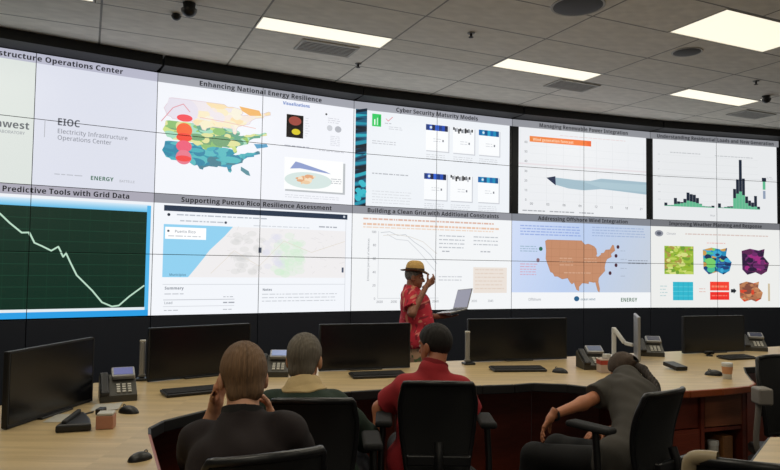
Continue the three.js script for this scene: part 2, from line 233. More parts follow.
    oval(g, 78, 112, 40, 26, '#8d909a'); oval(g, 78, 112, 22, 14, '#585d6a'); words(g, 'Climate', 150, 112, 26, '#9b9ea6'); smallText(g, 330, 106, 840, 1, 8, '#c4a8a0', 10); smallText(g, 540, 178, 180, 1, 8, '#e0a09a', 8);
    const tile = (x, y, w, h, bg, cs, n, r, ragged) => { const p = ragged ? [[x, y + 20], [x + w * 0.3, y], [x + w * 0.62, y + 14], [x + w * 0.84, y], [x + w * 0.8, y + h * 0.3], [x + w, y + h * 0.55], [x + w * 0.92, y + h * 0.86], [x + w * 0.7, y + h], [x + w * 0.5, y + h * 0.9], [x + w * 0.2, y + h], [x + w * 0.02, y + h * 0.8]] : [[x, y], [x + w, y], [x + w, y + h], [x, y + h]]; poly(g, p, bg); blotches(g, p, cs, n, x, y, w, h, r); };
    tile(128, 214, 280, 230, '#93b53c', ['#b9cc5c', '#6f9a34', '#d0d880', '#8fae2e', '#a78f4a'], 90, 34, false); tile(500, 220, 282, 222, '#2288b4', ['#2c5f9c', '#49b894', '#1f3f74', '#3aa4cc', '#74c86a', '#183058', '#c89a50'], 70, 40, true); tile(884, 222, 280, 220, '#4b2350', ['#6b2a66', '#331a3e', '#9a2c7a', '#58254f', '#2a1838'], 70, 40, true);
    fill(g, '#2fb2c8', 208, 508, 194, 152); for (let i = 1; i < 4; i++) { fill(g, '#5cc8d8', 208, 508 + i * 38, 194, 5); fill(g, '#289cb4', 208 + i * 48, 508, 4, 152); }
    fill(g, '#ee4030', 568, 504, 186, 74); fill(g, '#e92f28', 568, 590, 186, 66); smallText(g, 584, 536, 150, 1, 8, '#f6b08a', 16); smallText(g, 584, 616, 150, 1, 8, '#f6a08a', 10);
    poly(g, [[772, 566], [800, 566], [800, 556], [828, 580], [800, 604], [800, 594], [772, 594]], '#20242c'); tile(858, 500, 238, 172, '#a86c4c', ['#8f5a44', '#c48a60', '#d2452c', '#7c4a3c', '#b57a54'], 60, 34, true); fill(g, '#c8b89a', 1150, 516, 20, 150); smallText(g, 86, 540, 70, 4, 26, '#9fc0c4', 8); smallText(g, 460, 560, 70, 2, 24, '#d7a9a0', 8); },
].map(picture);
// ---------------------------------------------------------------- the room
const CEIL = 3.58, WALL_TOP = 3.478, WALL_FOOT = 0.978;
const floor = structure('floor'); part('carpet', box(15.5, 0.12, 15.5, 1.0, -0.06, -3.75, 0), M.carpet, floor);
const ceiling = structure('ceiling'); part('slab', box(15.5, 0.12, 15.5, 1.0, CEIL + 0.12, -3.75, 0), M.plaster, ceiling);
part('side', box(0.15, CEIL + 0.1, 15.5, -6.825, CEIL / 2, -3.75, 0), M.plaster, structure('wall_left'));
part('side', box(0.15, CEIL + 0.1, 15.5, 8.825, CEIL / 2, -3.75, 0), M.plaster, structure('wall_right'));
part('side', box(15.5, CEIL + 0.1, 0.15, 1.0, CEIL / 2, 4.075, 0), M.plaster, structure('wall_back'));

// the bent line on which the video wall stands, five columns wide
const BEND = [[-4.301, -5.614], [-2.418, -6.789], [-0.450, -7.857], [1.594, -8.712], [3.690, -9.417], [5.842, -9.962]];
const facet = (i) => { const [a, b] = [BEND[i], BEND[i + 1]], dx = b[0] - a[0], dz = b[1] - a[1]; return { x: (a[0] + b[0]) / 2, z: (a[1] + b[1]) / 2, turn: -Math.atan2(dz, dx), w: Math.hypot(dx, dz) }; };
const front = structure('wall_front'), plinth = structure('trim_1'), bulkhead = structure('trim_2');
const LINE = [[-6.75, -3.9], ...BEND, [8.75, -10.55]];
for (let i = 0; i + 1 < LINE.length; i++) {
  const [a, b] = [LINE[i], LINE[i + 1]], dx = b[0] - a[0], dz = b[1] - a[1], w = Math.hypot(dx, dz), turn = -Math.atan2(dz, dx);
  const put = (m) => { m.position.set((a[0] + b[0]) / 2, 0, (a[1] + b[1]) / 2); m.rotation.y = turn; };
  put(part('panel', box(w + 0.04, CEIL, 0.12, 0, CEIL / 2, -0.2, 0), M.navy, front));
  if (i > 0 && i < LINE.length - 2) {
    for (const s of [-1, 1]) put(part('panel', box(w / 2 - 0.006, WALL_FOOT - 0.11, 0.1, s * w / 4, 0.1 + (WALL_FOOT - 0.11) / 2, -0.055, 0.003), M.base, plinth));
    put(part('kickboard', box(w - 0.01, 0.1, 0.08, 0, 0.05, -0.09, 0), M.black, plinth));
  }
  put(part('panel', box(w - 0.04, CEIL - WALL_TOP - 0.004, 0.42, 0, (CEIL + WALL_TOP) / 2 + 0.002, 0.075, 0), M.black, bulkhead));
}
// ---------------------------------------------------------------- the ten big screens, each of two by two panels
const SHOWN = [
  ['large screen of a blank pale page titled Electricity Infrastructure Operations Center, above the green chart', 'large screen with a pale line falling across a dark green chart'],
  ['large screen with three stacked coloured maps crossed by red ovals', 'large screen with a white map page whose corner is blue sea'],
  ['large screen with six small document covers in two rows beside a teal strip', 'large screen of faint curves behind the man in the straw hat'],
  ['large screen with an orange banner above a blue grey band chart', 'large screen with a tan map of the United States on pale blue'],
  ['large screen with two dark and green bar histograms', 'large screen with six coloured square thumbnails, right of the tan map'],
];
const unit = new Map();
for (let c = 0; c < 5; c++) for (let r = 0; r < 2; r++) {
  const f = facet(c), H = (WALL_TOP - WALL_FOOT) / 4, W = f.w / 2, y0 = WALL_TOP - (r + 1) * 2 * H;
  const t = thing('video_wall_screen', SHOWN[c][r], 'screen', [f.x, y0, f.z], f.turn, 'screens of the video wall');
  const mat = new THREE.MeshStandardMaterial({ color: 0x040405, roughness: 0.35, emissive: 0xffffff, emissiveMap: pictures[r * 5 + c], emissiveIntensity: SCREEN_GLOW });
  for (let i = 0; i < 2; i++) for (let j = 0; j < 2; j++) {
    const p = part('display_panel', box(W - 0.002, H - 0.002, 0.1, 0, 0, -0.051, 0.002), M.black, t);
    p.position.set((i - 0.5) * W, (j + 0.5) * H, 0);
    const g = new THREE.PlaneGeometry(W - 0.006, H - 0.006), uv = g.attributes.uv;
    for (let k = 0; k < 4; k++) uv.setXY(k, (i + uv.getX(k)) / 2, (j + uv.getY(k)) / 2);
    part('display', g, mat, p).position.z = 0.0005;
  }
  const l = new THREE.RectAreaLight(new THREE.Color(0.9, 0.94, 1), c === 0 && r === 1 ? SCREEN_LIGHT * 0.2 : SCREEN_LIGHT, W * 2, H * 2);
  l.position.set(0, H, 0.02); l.rotation.y = Math.PI; l.castShadow = true; t.add(l);
}
// ---------------------------------------------------------------- ceiling tiles on a grid that runs along the wall
const CA = R(24.5), cu = Math.cos(CA), su = Math.sin(CA);
const place = (u, v) => [u * cu - v * su, -u * su - v * cu];      // grid to floor plan
const inGrid = (m, u, v) => { const [x, z] = place(u, v); m.position.set(x, CEIL, z); m.rotation.y = CA; return m; };
const rows = [-4.34, -3.73, -3.12, -2.51, -1.9, -1.29, -0.68, -0.07, 0.54, 1.15, 1.76, 2.37, 2.98, 3.59, 4.20, 4.81, 5.42, 5.74, 6.35, 6.96, 7.57, 8.18];
const wallZ = (x) => { for (let i = 0; i + 1 < LINE.length; i++) if (x >= LINE[i][0] && x <= LINE[i + 1][0]) { const t = (x - LINE[i][0]) / (LINE[i + 1][0] - LINE[i][0]); return LINE[i][1] * (1 - t) + LINE[i + 1][1] * t; } return -20; };
const lamps = [];                                                  // [u, v, length, width, label]
lamps.push([-0.61, 5.58, 1.2, 0.3, 'narrow ceiling light at the top left, cut by the picture edge'], [1.88, 5.58, 1.2, 0.3, 'narrow ceiling light above the stacked coloured maps'], [4.33, 5.58, 1.2, 0.3, 'narrow ceiling light above the orange banner chart'], [6.80, 5.58, 1.2, 0.3, 'narrow ceiling light above the bar histograms'],
  [2.34, 3.905, 1.2, 0.58, 'wide ceiling light at the top edge beside the large round speaker'], [5.15, 3.905, 1.2, 0.58, 'wide ceiling light at the upper right, largest in view'], [7.88, 3.905, 1.2, 0.58, 'wide ceiling light out of view on the right'], [-0.5, 3.905, 1.2, 0.58, 'wide ceiling light out of view on the left'],
  [0.1, 1.5, 1.2, 0.57, 'wide ceiling light over the middle of the room'], [3.8, 1.5, 1.2, 0.57, 'wide ceiling light over the right of the room'], [0.1, -1.5, 1.2, 0.57, 'wide ceiling light over the back of the room'], [3.8, -1.5, 1.2, 0.57, 'wide ceiling light over the back right corner']);
const vents = [[2.02, 5.95, 'grey ceiling vent beside the light above the stacked maps'], [4.93, 5.92, 'grey ceiling vent beside the light above the orange banner chart'], [7.92, 5.95, 'grey ceiling vent at the right edge above the histograms'], [-0.62, 5.95 - 0.4 + 0.2 + 0.0, '']];
const rest = [];
for (let k = 0; k + 1 < rows.length; k++) for (let n = -9; n < 12; n++) {
  const v0 = rows[k], v1 = rows[k + 1]; let spans = [[0.05 + n * 1.22, 0.05 + n * 1.22 + 1.22]];
  for (const l of lamps) if (l[1] > v0 && l[1] < v1) spans = spans.flatMap(([a, b]) => [[a, Math.min(b, l[0] - 0.61)], [Math.max(a, l[0] + 0.61), b]].filter(([p, q]) => q - p > 0.04));
  for (const [u0, u1] of spans) {
  const cs = [[u0, v0], [u1, v0], [u0, v1], [u1, v1]].map(([u, v]) => place(u, v));
  if (cs.some(([x, z]) => x < -6.74 || x > 8.74 || z > 3.98) || cs.some(([x, z]) => z < wallZ(x) - 0.1)) {
    const [x, z] = place((u0 + u1) / 2, (v0 + v1) / 2); if (x < -6.9 || x > 8.9 || z > 4.1 || z < wallZ(x) - 0.6) continue;
  }
  const w = u1 - u0 - 0.012, h = v1 - v0 - 0.012, mid = cs.reduce((a, c) => [a[0] + c[0] / 4, a[1] + c[1] / 4], [0, 0]);
  const seen = mid[1] < -4.3 && mid[0] > mid[1] * 0.62 - 1.4 && mid[0] < -mid[1] * 0.64 + 1.2;
  const g = box(w, 0.014, h, 0, 0.007, 0, 0.002);
  if (seen) { const m = part('tile', g, [M.tileA, M.tileB, M.tileC][Math.floor(rnd() * 3)], ceiling); inGrid(m, (u0 + u1) / 2, (v0 + v1) / 2); m.position.y += 0.002; }
  else { const [x, z] = mid; rest.push(g.rotateY(CA).translate(x, CEIL + 0.002, z)); }
  }
}
part('tile_field', rest, M.tileA, ceiling).userData.kind = 'stuff';
const bars = [];
for (const v of rows) { const [x, z] = place(1, v); bars.push(box(22, 0.012, 0.018, 0, 0.008, 0, 0).rotateY(CA).translate(x, CEIL, z)); }
for (let n = -9; n < 13; n++) for (let k = 0; k + 1 < rows.length; k++) {
  const u = 0.05 + n * 1.22, v = (rows[k] + rows[k + 1]) / 2; if (lamps.some((l) => l[1] > rows[k] && l[1] < rows[k + 1] && Math.abs(l[0] - u) < 0.62)) continue;
  const [x, z] = place(u, v); bars.push(box(0.018, 0.012, rows[k + 1] - rows[k], 0, 0.008, 0, 0).rotateY(CA).translate(x, CEIL, z));
}
part('grid_bars', bars, M.grid, ceiling);

function troffer(u, v, L, W, label) {
  const [x, z] = place(u, v), t = thing('ceiling_light', label, 'light', [x, CEIL, z], CA, 'ceiling lights');
  const f = 0.012, h = 0.05;
  part('housing', [box(L + 0.016, 0.01, W + 0.016, 0, h, 0, 0), box(L + 0.016, h, f, 0, h / 2, W / 2, 0.002), box(L + 0.016, h, f, 0, h / 2, -W / 2, 0.002), box(f, h, W, L / 2, h / 2, 0, 0.002), box(f, h, W, -L / 2, h / 2, 0, 0.002)], M.white, t);
  part('lens', box(L - f, 0.006, W - f, 0, 0.008, 0, 0.001), lensMat, t);
  const l = new THREE.RectAreaLight(new THREE.Color(1, 0.93, 0.76), TROFFER_LIGHT, L - 0.03, W - 0.03); l.position.set(0, -0.003, 0); l.rotation.x = -Math.PI / 2; l.castShadow = true; t.add(l);
}
const lensMat = new THREE.MeshStandardMaterial({ color: 0xe8e4d4, roughness: 0.5, emissive: new THREE.Color(1, 0.93, 0.74), emissiveIntensity: TROFFER_GLOW });
for (const l of lamps) troffer(...l);
for (const [u, v, label] of vents) {
  if (!label) continue;
  const [x, z] = place(u, v), t = thing('ceiling_vent', label, 'vent', [x, CEIL, z], CA, 'ceiling vents');
  part('frame', [box(0.56, 0.012, 0.025, 0, -0.004, 0.145, 0.003), box(0.56, 0.012, 0.025, 0, -0.004, -0.145, 0.003), box(0.025, 0.012, 0.29, 0.268, -0.004, 0, 0.003), box(0.025, 0.012, 0.29, -0.268, -0.004, 0, 0.003)], M.vent, t);
  part('duct', box(0.52, 0.004, 0.27, 0, 0, 0, 0), M.hole, t);
  for (let i = 0; i < 7; i++) part('slat', box(0.51, 0.003, 0.032, 0, -0.006, -0.115 + i * 0.038, 0, [0.15, 0, 0]), M.vent, t);
}
function roundSpeaker(x, z, r, label) {
  const t = thing('ceiling_speaker', label, 'speaker', [x, CEIL, z]);
  part('rim', new THREE.TorusGeometry(r, 0.012, 10, 40).rotateX(Math.PI / 2).scale(1, 0.45, 1), M.vent, t);
  part('grille', new THREE.LatheGeometry([[0, -0.014], [r * 0.6, -0.012], [r * 0.95, -0.004], [r, 0.004]].map((p) => new THREE.Vector2(...p)).reverse(), 40), M.speaker, t);
}
roundSpeaker(1.453, -5.147, 0.2, 'large round dark ceiling speaker at the top edge');
roundSpeaker(2.788, -6.217, 0.13, 'small round dark ceiling speaker behind the widest ceiling light');
function dome(x, z, r, drop, label, category, name) {
  const t = thing(name, label, category, [x, CEIL, z]);
  part('mount', cyl(r * 0.7, r * 0.8, drop, 0, -drop, 0), M.matte, t);
  part('dome', new THREE.SphereGeometry(r, 24, 12, 0, 7, Math.PI / 2, Math.PI / 2).translate(0, -drop, 0), M.plastic, t);
}
dome(-1.62, -5.2, 0.062, 0.05, 'black dome camera on the ceiling at the top edge', 'camera', 'dome_camera');
dome(-1.80, -5.44, 0.04, 0.012, 'small dark ceiling sensor beside the black dome camera', 'sensor', 'ceiling_sensor');
dome(4.411, -7.765, 0.055, 0.03, 'dark dome camera near the light above the histograms', 'camera', 'dome_camera');
for (const [x, z, label] of [[0.69, -5.786, 'small sprinkler head between the two middle ceiling lights'], [3.955, -7.15, 'small sprinkler head near the far right ceiling light'], [-0.35, -6.73, 'small sprinkler head above the document covers screen']]) {
  const t = thing('sprinkler', label, 'sprinkler', [x, CEIL, z]);
  part('escutcheon', cyl(0.03, 0.034, 0.006, 0, -0.006, 0, 16), M.grey, t); part('head', [cyl(0.009, 0.012, 0.03, 0, -0.036, 0, 10), cyl(0.022, 0.022, 0.003, 0, -0.039, 0, 16)], M.matte, t);
}
// ---------------------------------------------------------------- the long console desk
M.oakRed = std(0x93573a, 0.45, { map: rep(grain, 1.5) });
const DESK = 0.76, TH = 0.034;
const FRONT = [[-0.36, -1.36], [-0.838, -2.477], [-1.06, -2.99], [-1.1, -3.1], [-1.085, -3.25], [-0.95, -3.485], [-0.62, -3.83], [-0.228, -4.061], [0.063, -4.182], [0.606, -4.329], [0.822, -4.382], [0.958, -4.45], [1.18, -4.412], [1.323, -4.313], [1.52, -4.245], [1.755, -4.222], [1.9, -4.24], [2.152, -4.335], [2.40, -4.455], [2.475, -4.54], [2.52, -4.66], [2.66, -5.0], [2.80, -5.29], [3.14, -5.39], [3.9, -5.66], [4.6, -5.95]];
const BACK = [[4.3, -6.95], [3.872, -6.74], [3.521, -6.61], [2.89, -6.33], [2.11, -6.03], [1.48, -5.74], [0.653, -5.46], [-0.279, -5.12], [-1.0, -4.8], [-1.62, -4.42], [-1.95, -4.1], [-2.02, -3.6], [-2.1, -2.6], [-2.0, -1.36]];
const desk = thing('console_desk', 'long winding console desk with a pale wood top and dark edges below the video wall', 'desk');
part('worktop', slab([...FRONT, ...BACK], DESK - TH, TH, 0.003), M.top, desk);
function edgeStrip(pts, h, w, dy) {          // a bumper along the rim of the top
  const gs = []; for (let i = 0; i + 1 < pts.length; i++) gs.push(bar([pts[i][0], DESK - h / 2 - dy, pts[i][1]], [pts[i + 1][0], DESK - h / 2 - dy, pts[i + 1][1]], w, h));
  return gs;
}
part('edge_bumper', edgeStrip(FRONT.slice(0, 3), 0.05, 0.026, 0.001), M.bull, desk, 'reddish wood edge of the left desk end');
part('edge_bumper', edgeStrip(FRONT.slice(2, 15), 0.058, 0.026, 0.001), M.edge, desk);
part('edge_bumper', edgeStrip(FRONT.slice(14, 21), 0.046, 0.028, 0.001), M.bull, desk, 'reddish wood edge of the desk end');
part('edge_bumper', edgeStrip(FRONT.slice(20), 0.05, 0.026, 0.001), M.edge, desk);
// panels under the top, set back from the rim
function inset(pts, d) { return pts.map((p, i) => { const a = pts[Math.max(0, i - 1)], b = pts[Math.min(pts.length - 1, i + 1)], l = Math.hypot(b[0] - a[0], b[1] - a[1]); return [p[0] + (b[1] - a[1]) / l * d, p[1] - (b[0] - a[0]) / l * d]; }); }
function panels(pts, mat, y0 = 0.0, y1 = DESK - TH - 0.001) { for (let i = 0; i + 1 < pts.length; i++) { const [a, b] = [pts[i], pts[i + 1]]; const w = Math.hypot(b[0] - a[0], b[1] - a[1]); const g = box(w - 0.006, y1 - y0, 0.025, 0, (y0 + y1) / 2, 0, 0.003).rotateY(-Math.atan2(b[1] - a[1], b[0] - a[0])).translate((a[0] + b[0]) / 2, 0, (a[1] + b[1]) / 2); part('modesty_panel', g, mat, desk); } }
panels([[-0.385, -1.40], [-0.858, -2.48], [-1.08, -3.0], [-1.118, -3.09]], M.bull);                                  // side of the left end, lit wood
panels([[-1.13, -3.1], [-1.32, -3.65], [-1.0, -4.05], [-0.45, -4.42], [0.05, -4.62], [0.55, -4.78], [1.05, -4.93], [1.55, -4.93], [1.72, -4.7], [1.78, -4.30]], M.cherry);
panels([[2.42, -4.55], [2.58, -4.95], [2.75, -5.36], [3.4, -5.95], [4.4, -6.4]], M.cherry);
// open shelves in the end of the desk
const AX = [1.80, -4.30], BX = [2.41, -4.52], sl = Math.hypot(BX[0] - AX[0], BX[1] - AX[1]), sa = -Math.atan2(BX[1] - AX[1], BX[0] - AX[0]);
const inShelf = (g) => g.rotateY(sa).translate(AX[0], 0, AX[1]);
for (const x of [0.015, sl * 0.43, sl - 0.015]) part('shelf_upright', inShelf(box(0.03, DESK - TH - 0.002, 0.36, x, (DESK - TH) / 2, -0.185, 0.002)), M.cherry, desk);
part('shelf_back', inShelf(box(sl - 0.03, DESK - TH - 0.002, 0.015, sl / 2, (DESK - TH) / 2, -0.375, 0)), M.oak, desk);
for (const [x0, x1] of [[0.032, sl * 0.43 - 0.017], [sl * 0.43 + 0.017, sl - 0.032]]) for (const y of [0.09, 0.47]) part('shelf', inShelf(box(x1 - x0, 0.024, 0.345, (x0 + x1) / 2, y, -0.185, 0.002)), M.cherry, desk);
part('shelf_door', inShelf(box(sl * 0.43 - 0.04, 0.36, 0.018, sl * 0.215, 0.28, -0.02, 0.003)), M.cherry, desk);
part('drawer_front', inShelf(box(sl * 0.57 - 0.05, 0.225, 0.018, sl * 0.715, 0.602, -0.018, 0.004)), M.oakRed, desk);
part('drawer_front', inShelf(box(sl * 0.43 - 0.05, 0.225, 0.018, sl * 0.215, 0.602, -0.03, 0.004)), M.cherry, desk);
const shelfAt = (x, z) => { const p = V3(x, 0, z).applyAxisAngle(V3(0, 1, 0), sa); return [AX[0] + p.x, 0.103, AX[1] + p.z]; };
{ const t = thing('canister', 'tall pale canister on the low shelf in the desk end', 'canister', shelfAt(0.418, -0.06));
  part('body', new THREE.LatheGeometry([[0, 0], [0.032, 0], [0.034, 0.01], [0.034, 0.25], [0.032, 0.262], [0, 0.262]].map((p) => new THREE.Vector2(...p)), 28), M.pale, t); part('lid', cyl(0.0365, 0.036, 0.028, 0, 0.255, 0, 28), M.whitePlastic, t); }
{ const t = thing('box_file', 'tan upright box file beside the pale canister on the low shelf', 'box file', shelfAt(0.52, -0.15), sa);
  part('case', box(0.08, 0.31, 0.24, 0, 0.156, 0, 0.004), M.oak, t); part('spine_ring', new THREE.TorusGeometry(0.012, 0.003, 8, 20).translate(0, 0.08, 0.121), M.grey, t); }

// the corner of another desk at the lower right
const near = thing('side_desk', 'corner of a pale wood desk at the lower right, nearest the viewer', 'desk');
const NEAR = [[1.31, -2.50], [1.754, -3.088], [2.5, -3.15], [2.5, -2.05], [1.75, -2.15]];
part('worktop', slab(NEAR, DESK - TH, TH, 0.003), M.top, near);
part('edge_bumper', [...NEAR.slice(0, -1).map((p, i) => bar([p[0], DESK - 0.026, p[1]], [NEAR[i + 1][0], DESK - 0.026, NEAR[i + 1][1]], 0.022, 0.048)), bar([1.75, DESK - 0.026, -2.15], [1.31, DESK - 0.026, -2.5], 0.022, 0.048)], M.edge, near);
for (const [x, z] of [[1.45, -2.52], [1.80, -3.0], [2.42, -3.07], [2.42, -2.13], [1.77, -2.25]]) part('leg', [cyl(0.03, 0.026, DESK - TH, x, 0, z, 16)], M.edge, near);

// ---------------------------------------------------------------- things on the desk
function monitor(a, b, h, label, lift = 0.004, tan = false) {         // a, b: the two lower corners [x, z]; the face looks towards the viewer's side
  const dx = b[0] - a[0], dz = b[1] - a[1], w = Math.hypot(dx, dz), t = thing('monitor', label, 'monitor', [(a[0] + b[0]) / 2, DESK, (a[1] + b[1]) / 2], -Math.atan2(dz, dx), 'monitors on the console desk');
  part('case', box(w, h, 0.03, 0, lift + h / 2, -0.018, 0.006), M.plastic, t);
  part('back_shell', box(w * 0.6, h * 0.62, 0.04, 0, lift + h / 2, -0.045, 0.015), M.plastic, t);
  part('screen', box(w - 0.022, h - 0.026, 0.002, 0, lift + h / 2 + 0.003, -0.0022, 0), M.lcd, t);
  part('bezel', [box(w, 0.008, 0.004, 0, lift + h - 0.004, -0.002, 0.001), box(w, 0.014, 0.004, 0, lift + 0.007, -0.002, 0.001), box(0.008, h, 0.004, -w / 2 + 0.004, lift + h / 2, -0.002, 0.001), box(0.008, h, 0.004, w / 2 - 0.004, lift + h / 2, -0.002, 0.001)], M.matte, t);
  part('neck', box(0.06, h * 0.6 + lift, 0.02, 0, (h * 0.6 + lift) / 2, -0.075, 0.005), M.plastic, t);
  part('foot', box(0.24, 0.01, 0.17, 0, 0.005, -0.06, 0.004), M.plastic, t);
  return t;
}
monitor([-1.704, -3.02], [-1.605, -3.66], 0.345, 'dark monitor at the left end of the desk, seen at a steep angle', 0.003);
monitor([-1.52, -4.25], [-0.967, -4.70], 0.338, 'dark wide monitor in front of the man with his hands at his face');
monitor([-0.491, -4.77], [0.163, -5.0], 0.33, 'dark wide monitor between the grey haired man and the man in red');
monitor([0.634, -5.33], [1.492, -5.60], 0.34, 'dark wide monitor right of the man in red');
monitor([2.67, -6.05], [3.35, -6.30], 0.335, 'dark monitor at the right below the coloured thumbnails');
{ // edge-on monitor on a white arm
  const t = thing('arm_monitor', 'pale slim monitor seen edge on beside its white arm stand', 'monitor', [2.03, DESK, -5.62]);
  part('base', box(0.2, 0.012, 0.2, -0.06, 0.006, -0.12, 0.005), M.whitePlastic, t);
  part('arm', [box(0.035, 0.25, 0.03, -0.085, 0.13, -0.16, 0.008), bar([-0.085, 0.245, -0.16], [-0.02, 0.13, -0.08], 0.035, 0.03), bar([-0.02, 0.13, -0.08], [0.03, 0.12, -0.02], 0.03, 0.03)], M.whitePlastic, t);
  const s = part('case', box(0.5, 0.36, 0.022, 0, 0, 0, 0.008), M.silver, t); s.position.set(0.055, 0.195, 0.0); s.rotation.y = R(73.5);
  part('screen', box(0.48, 0.335, 0.002, 0, 0, 0.0112, 0), M.lcd, s);
}
for (const [x, z, label] of [[-1.587, -4.33, 'slim pale grey upright stand beside the left wide monitor'], [0.615, -5.22, 'slim pale grey upright stand left of the wide monitor by the man in red']]) {
  const t = thing('upright_stand', label, 'stand', [x, DESK, z], 0.25, 'slim upright stands');
  part('base', box(0.09, 0.016, 0.08, 0.01, 0.008, 0, 0.006), M.plastic, t); part('post', box(0.036, 0.235, 0.028, 0, 0.133, 0, 0.01), M.silver, t); part('collar', box(0.042, 0.018, 0.034, 0, 0.03, 0, 0.004), M.grey, t); part('cap', box(0.038, 0.014, 0.03, 0, 0.252, 0, 0.005), M.pale, t);
}
function keyboard(x, z, turn, label, w = 0.43) {
  const t = thing('keyboard', label, 'keyboard', [x, DESK, z], turn, 'keyboards on the console desk');
  part('case', box(w, 0.018, 0.15, 0, 0.013, 0, 0.006, [0.05, 0, 0]), M.plastic, t);
  const gs = []; for (let r = 0; r < 5; r++) for (let k = 0; k < 20; k++) if (!(r === 4 && k > 4 && k < 10)) gs.push(box(w / 22, 0.006, 0.02, -w / 2 + w / 42 + (k + 0.5) * w / 20.8, 0.024 - (r - 2) * 0.0013, -0.05 + r * 0.024, 0));
  gs.push(box(w * 0.23, 0.006, 0.02, -w * 0.13, 0.021, 0.046, 0)); const k = part('keys', gs, M.keys, t); k.userData.kind = 'stuff'; return t;
}
keyboard(-1.13, -3.93, R(-28) + R(62), 'black keyboard left of the man with his hands at his face', 0.36);
keyboard(-0.07, -4.60, R(17), 'black keyboard between the grey haired man and the man in red', 0.38);
keyboard(0.955, -4.95, R(8), 'black keyboard under the wide monitor right of the man in red', 0.40);
keyboard(3.0, -5.78, R(20), 'dark keyboard at the right end of the desk', 0.30);
function mouse(x, z, turn, label, s = 1) {
  const t = thing('mouse', label, 'computer mouse', [x, DESK, z], turn, 'computer mice');
  const g = new THREE.SphereGeometry(1, 28, 16, 0, 7, 0, Math.PI / 2).scale(0.034 * s, 0.036 * s, 0.058 * s); part('body', g, M.plastic, t);
  part('wheel', new THREE.TorusGeometry(0.007 * s, 0.003 * s, 8, 16).rotateY(Math.PI / 2).translate(0, 0.032 * s, -0.028 * s), M.grey, t); part('base', new THREE.CylinderGeometry(1, 1, 0.003, 28).scale(0.034 * s, 1, 0.058 * s).translate(0, 0.0015, 0), M.matte, t);
}
mouse(-1.307, -3.40, R(70), 'dark mouse in front of the lit phone at the left', 1.0); mouse(1.25, -4.88, R(60), 'black mouse right of the keyboard by the man in red', 1.0); mouse(-0.95, -2.60, R(-40), 'small black mouse near the dark desk corner', 0.85); mouse(2.36, -4.86, R(75), 'black mouse beside the paper cup at the desk end', 1.1);
function phone(x, z, turn, label, lit, s = 1) {
  const t = thing('desk_phone', label, 'phone', [x, DESK, z], turn, 'desk phones');
  const body = new THREE.Shape([[-0.09, 0], [0.09, 0], [0.09, 0.035], [-0.03, 0.10], [-0.075, 0.125], [-0.09, 0.11]].map((p) => new THREE.Vector2(...p)));
  const g = (sh, d) => new THREE.ExtrudeGeometry(sh, { depth: d - 0.008, bevelEnabled: true, bevelThickness: 0.004, bevelSize: 0.004, bevelOffset: -0.004, bevelSegments: 2 }).translate(0, 0, 0.004).rotateY(-Math.PI / 2);
  part('body', g(body, 0.2 * s).translate(0.1 * s, 0, 0), M.handset, t);
  const tilt = Math.atan2(0.065, 0.12);
  const on = (w, d, h, x, along, up, r = 0.003) => box(w, h, d, 0, up, 0, r).rotateX(tilt).translate(x, 0.0675 + 0.0 - along * Math.sin(tilt), 0.03 + along * Math.cos(tilt));
  part('handset', [on(0.045 * s, 0.17, 0.022, -0.075 * s, -0.015, 0.022, 0.01), on(0.05 * s, 0.045, 0.03, -0.075 * s, -0.085, 0.016, 0.01), on(0.05 * s, 0.045, 0.03, -0.075 * s, 0.055, 0.016, 0.01)], M.plastic, t);
  part('screen_hood', on(0.13 * s, 0.085, 0.03, 0.03 * s, -0.1, 0.02, 0.008), M.silver, t);
  part('screen', on(0.105 * s, 0.058, 0.003, 0.03 * s, -0.1, 0.0365, 0), lit, t);
  const ks = []; for (let r = 0; r < 4; r++) for (let c = 0; c < 3; c++) ks.push(on(0.02 * s, 0.012, 0.006, (0.0 + c * 0.03) * s, -0.02 + r * 0.02, 0.004, 0.001)); part('keys', ks, M.pale, t).userData.kind = 'stuff';
  return t;
}
const lcdMat = (c, k) => new THREE.MeshStandardMaterial({ color: 0x101014, roughness: 0.3, emissive: c, emissiveIntensity: k });
const lilac = lcdMat(0x9a9fe0, 0.42), paleBlue = lcdMat(0xa9bdf0, 0.5), dimLcd = lcdMat(0x8a90b0, 0.12);
phone(-1.50, -3.735, R(26), 'grey desk phone with a lit lilac display, beside the leftmost monitor', lilac, 0.95);
phone(-0.78, -4.60, R(5), 'grey desk phone with a pale blue display behind the front man', paleBlue);
phone(1.56, -5.12, R(4), 'desk phone with a pale display left of the person with the ponytail', lcdMat(0xb8c4e0, 0.22));
phone(2.32, -5.93, R(-10), 'grey desk phone right of the edge on monitor', dimLcd);
phone(3.50, -6.42, R(-14), 'grey desk phone at the far right end of the desk', dimLcd);
{ const t = thing('desk_dock', 'black wedge shaped device lying beside the small pinkish box', 'device', [-1.43, DESK, -3.09], R(19));
  part('body', slab([[-0.07, 0.1], [0.075, 0.1], [0.06, -0.02], [0.02, -0.17], [-0.02, -0.17], [-0.05, -0.02]], 0.001, 0.034, 0.008), M.plastic, t);
  part('ridge', bar([-0.04, 0.04, 0.08], [0.0, 0.045, -0.14], 0.02, 0.02), M.matte, t);
  part('cable', tube([[0, 0.02, -0.16], [0.0, 0.008, -0.2], [0.015, 0.006, -0.25], [0.05, 0.006, -0.29]], 0.004), M.plastic, t); }
{ const t = thing('small_box', 'small pinkish tan box beside the black wedge shaped device', 'box', [-1.29, DESK, -3.09], R(12));
  part('carton', box(0.075, 0.06, 0.075, 0, 0.03, 0, 0.004), std(0xb07a62, 0.6), t); part('top', box(0.07, 0.012, 0.07, 0, 0.066, 0, 0.005), M.pale, t); }
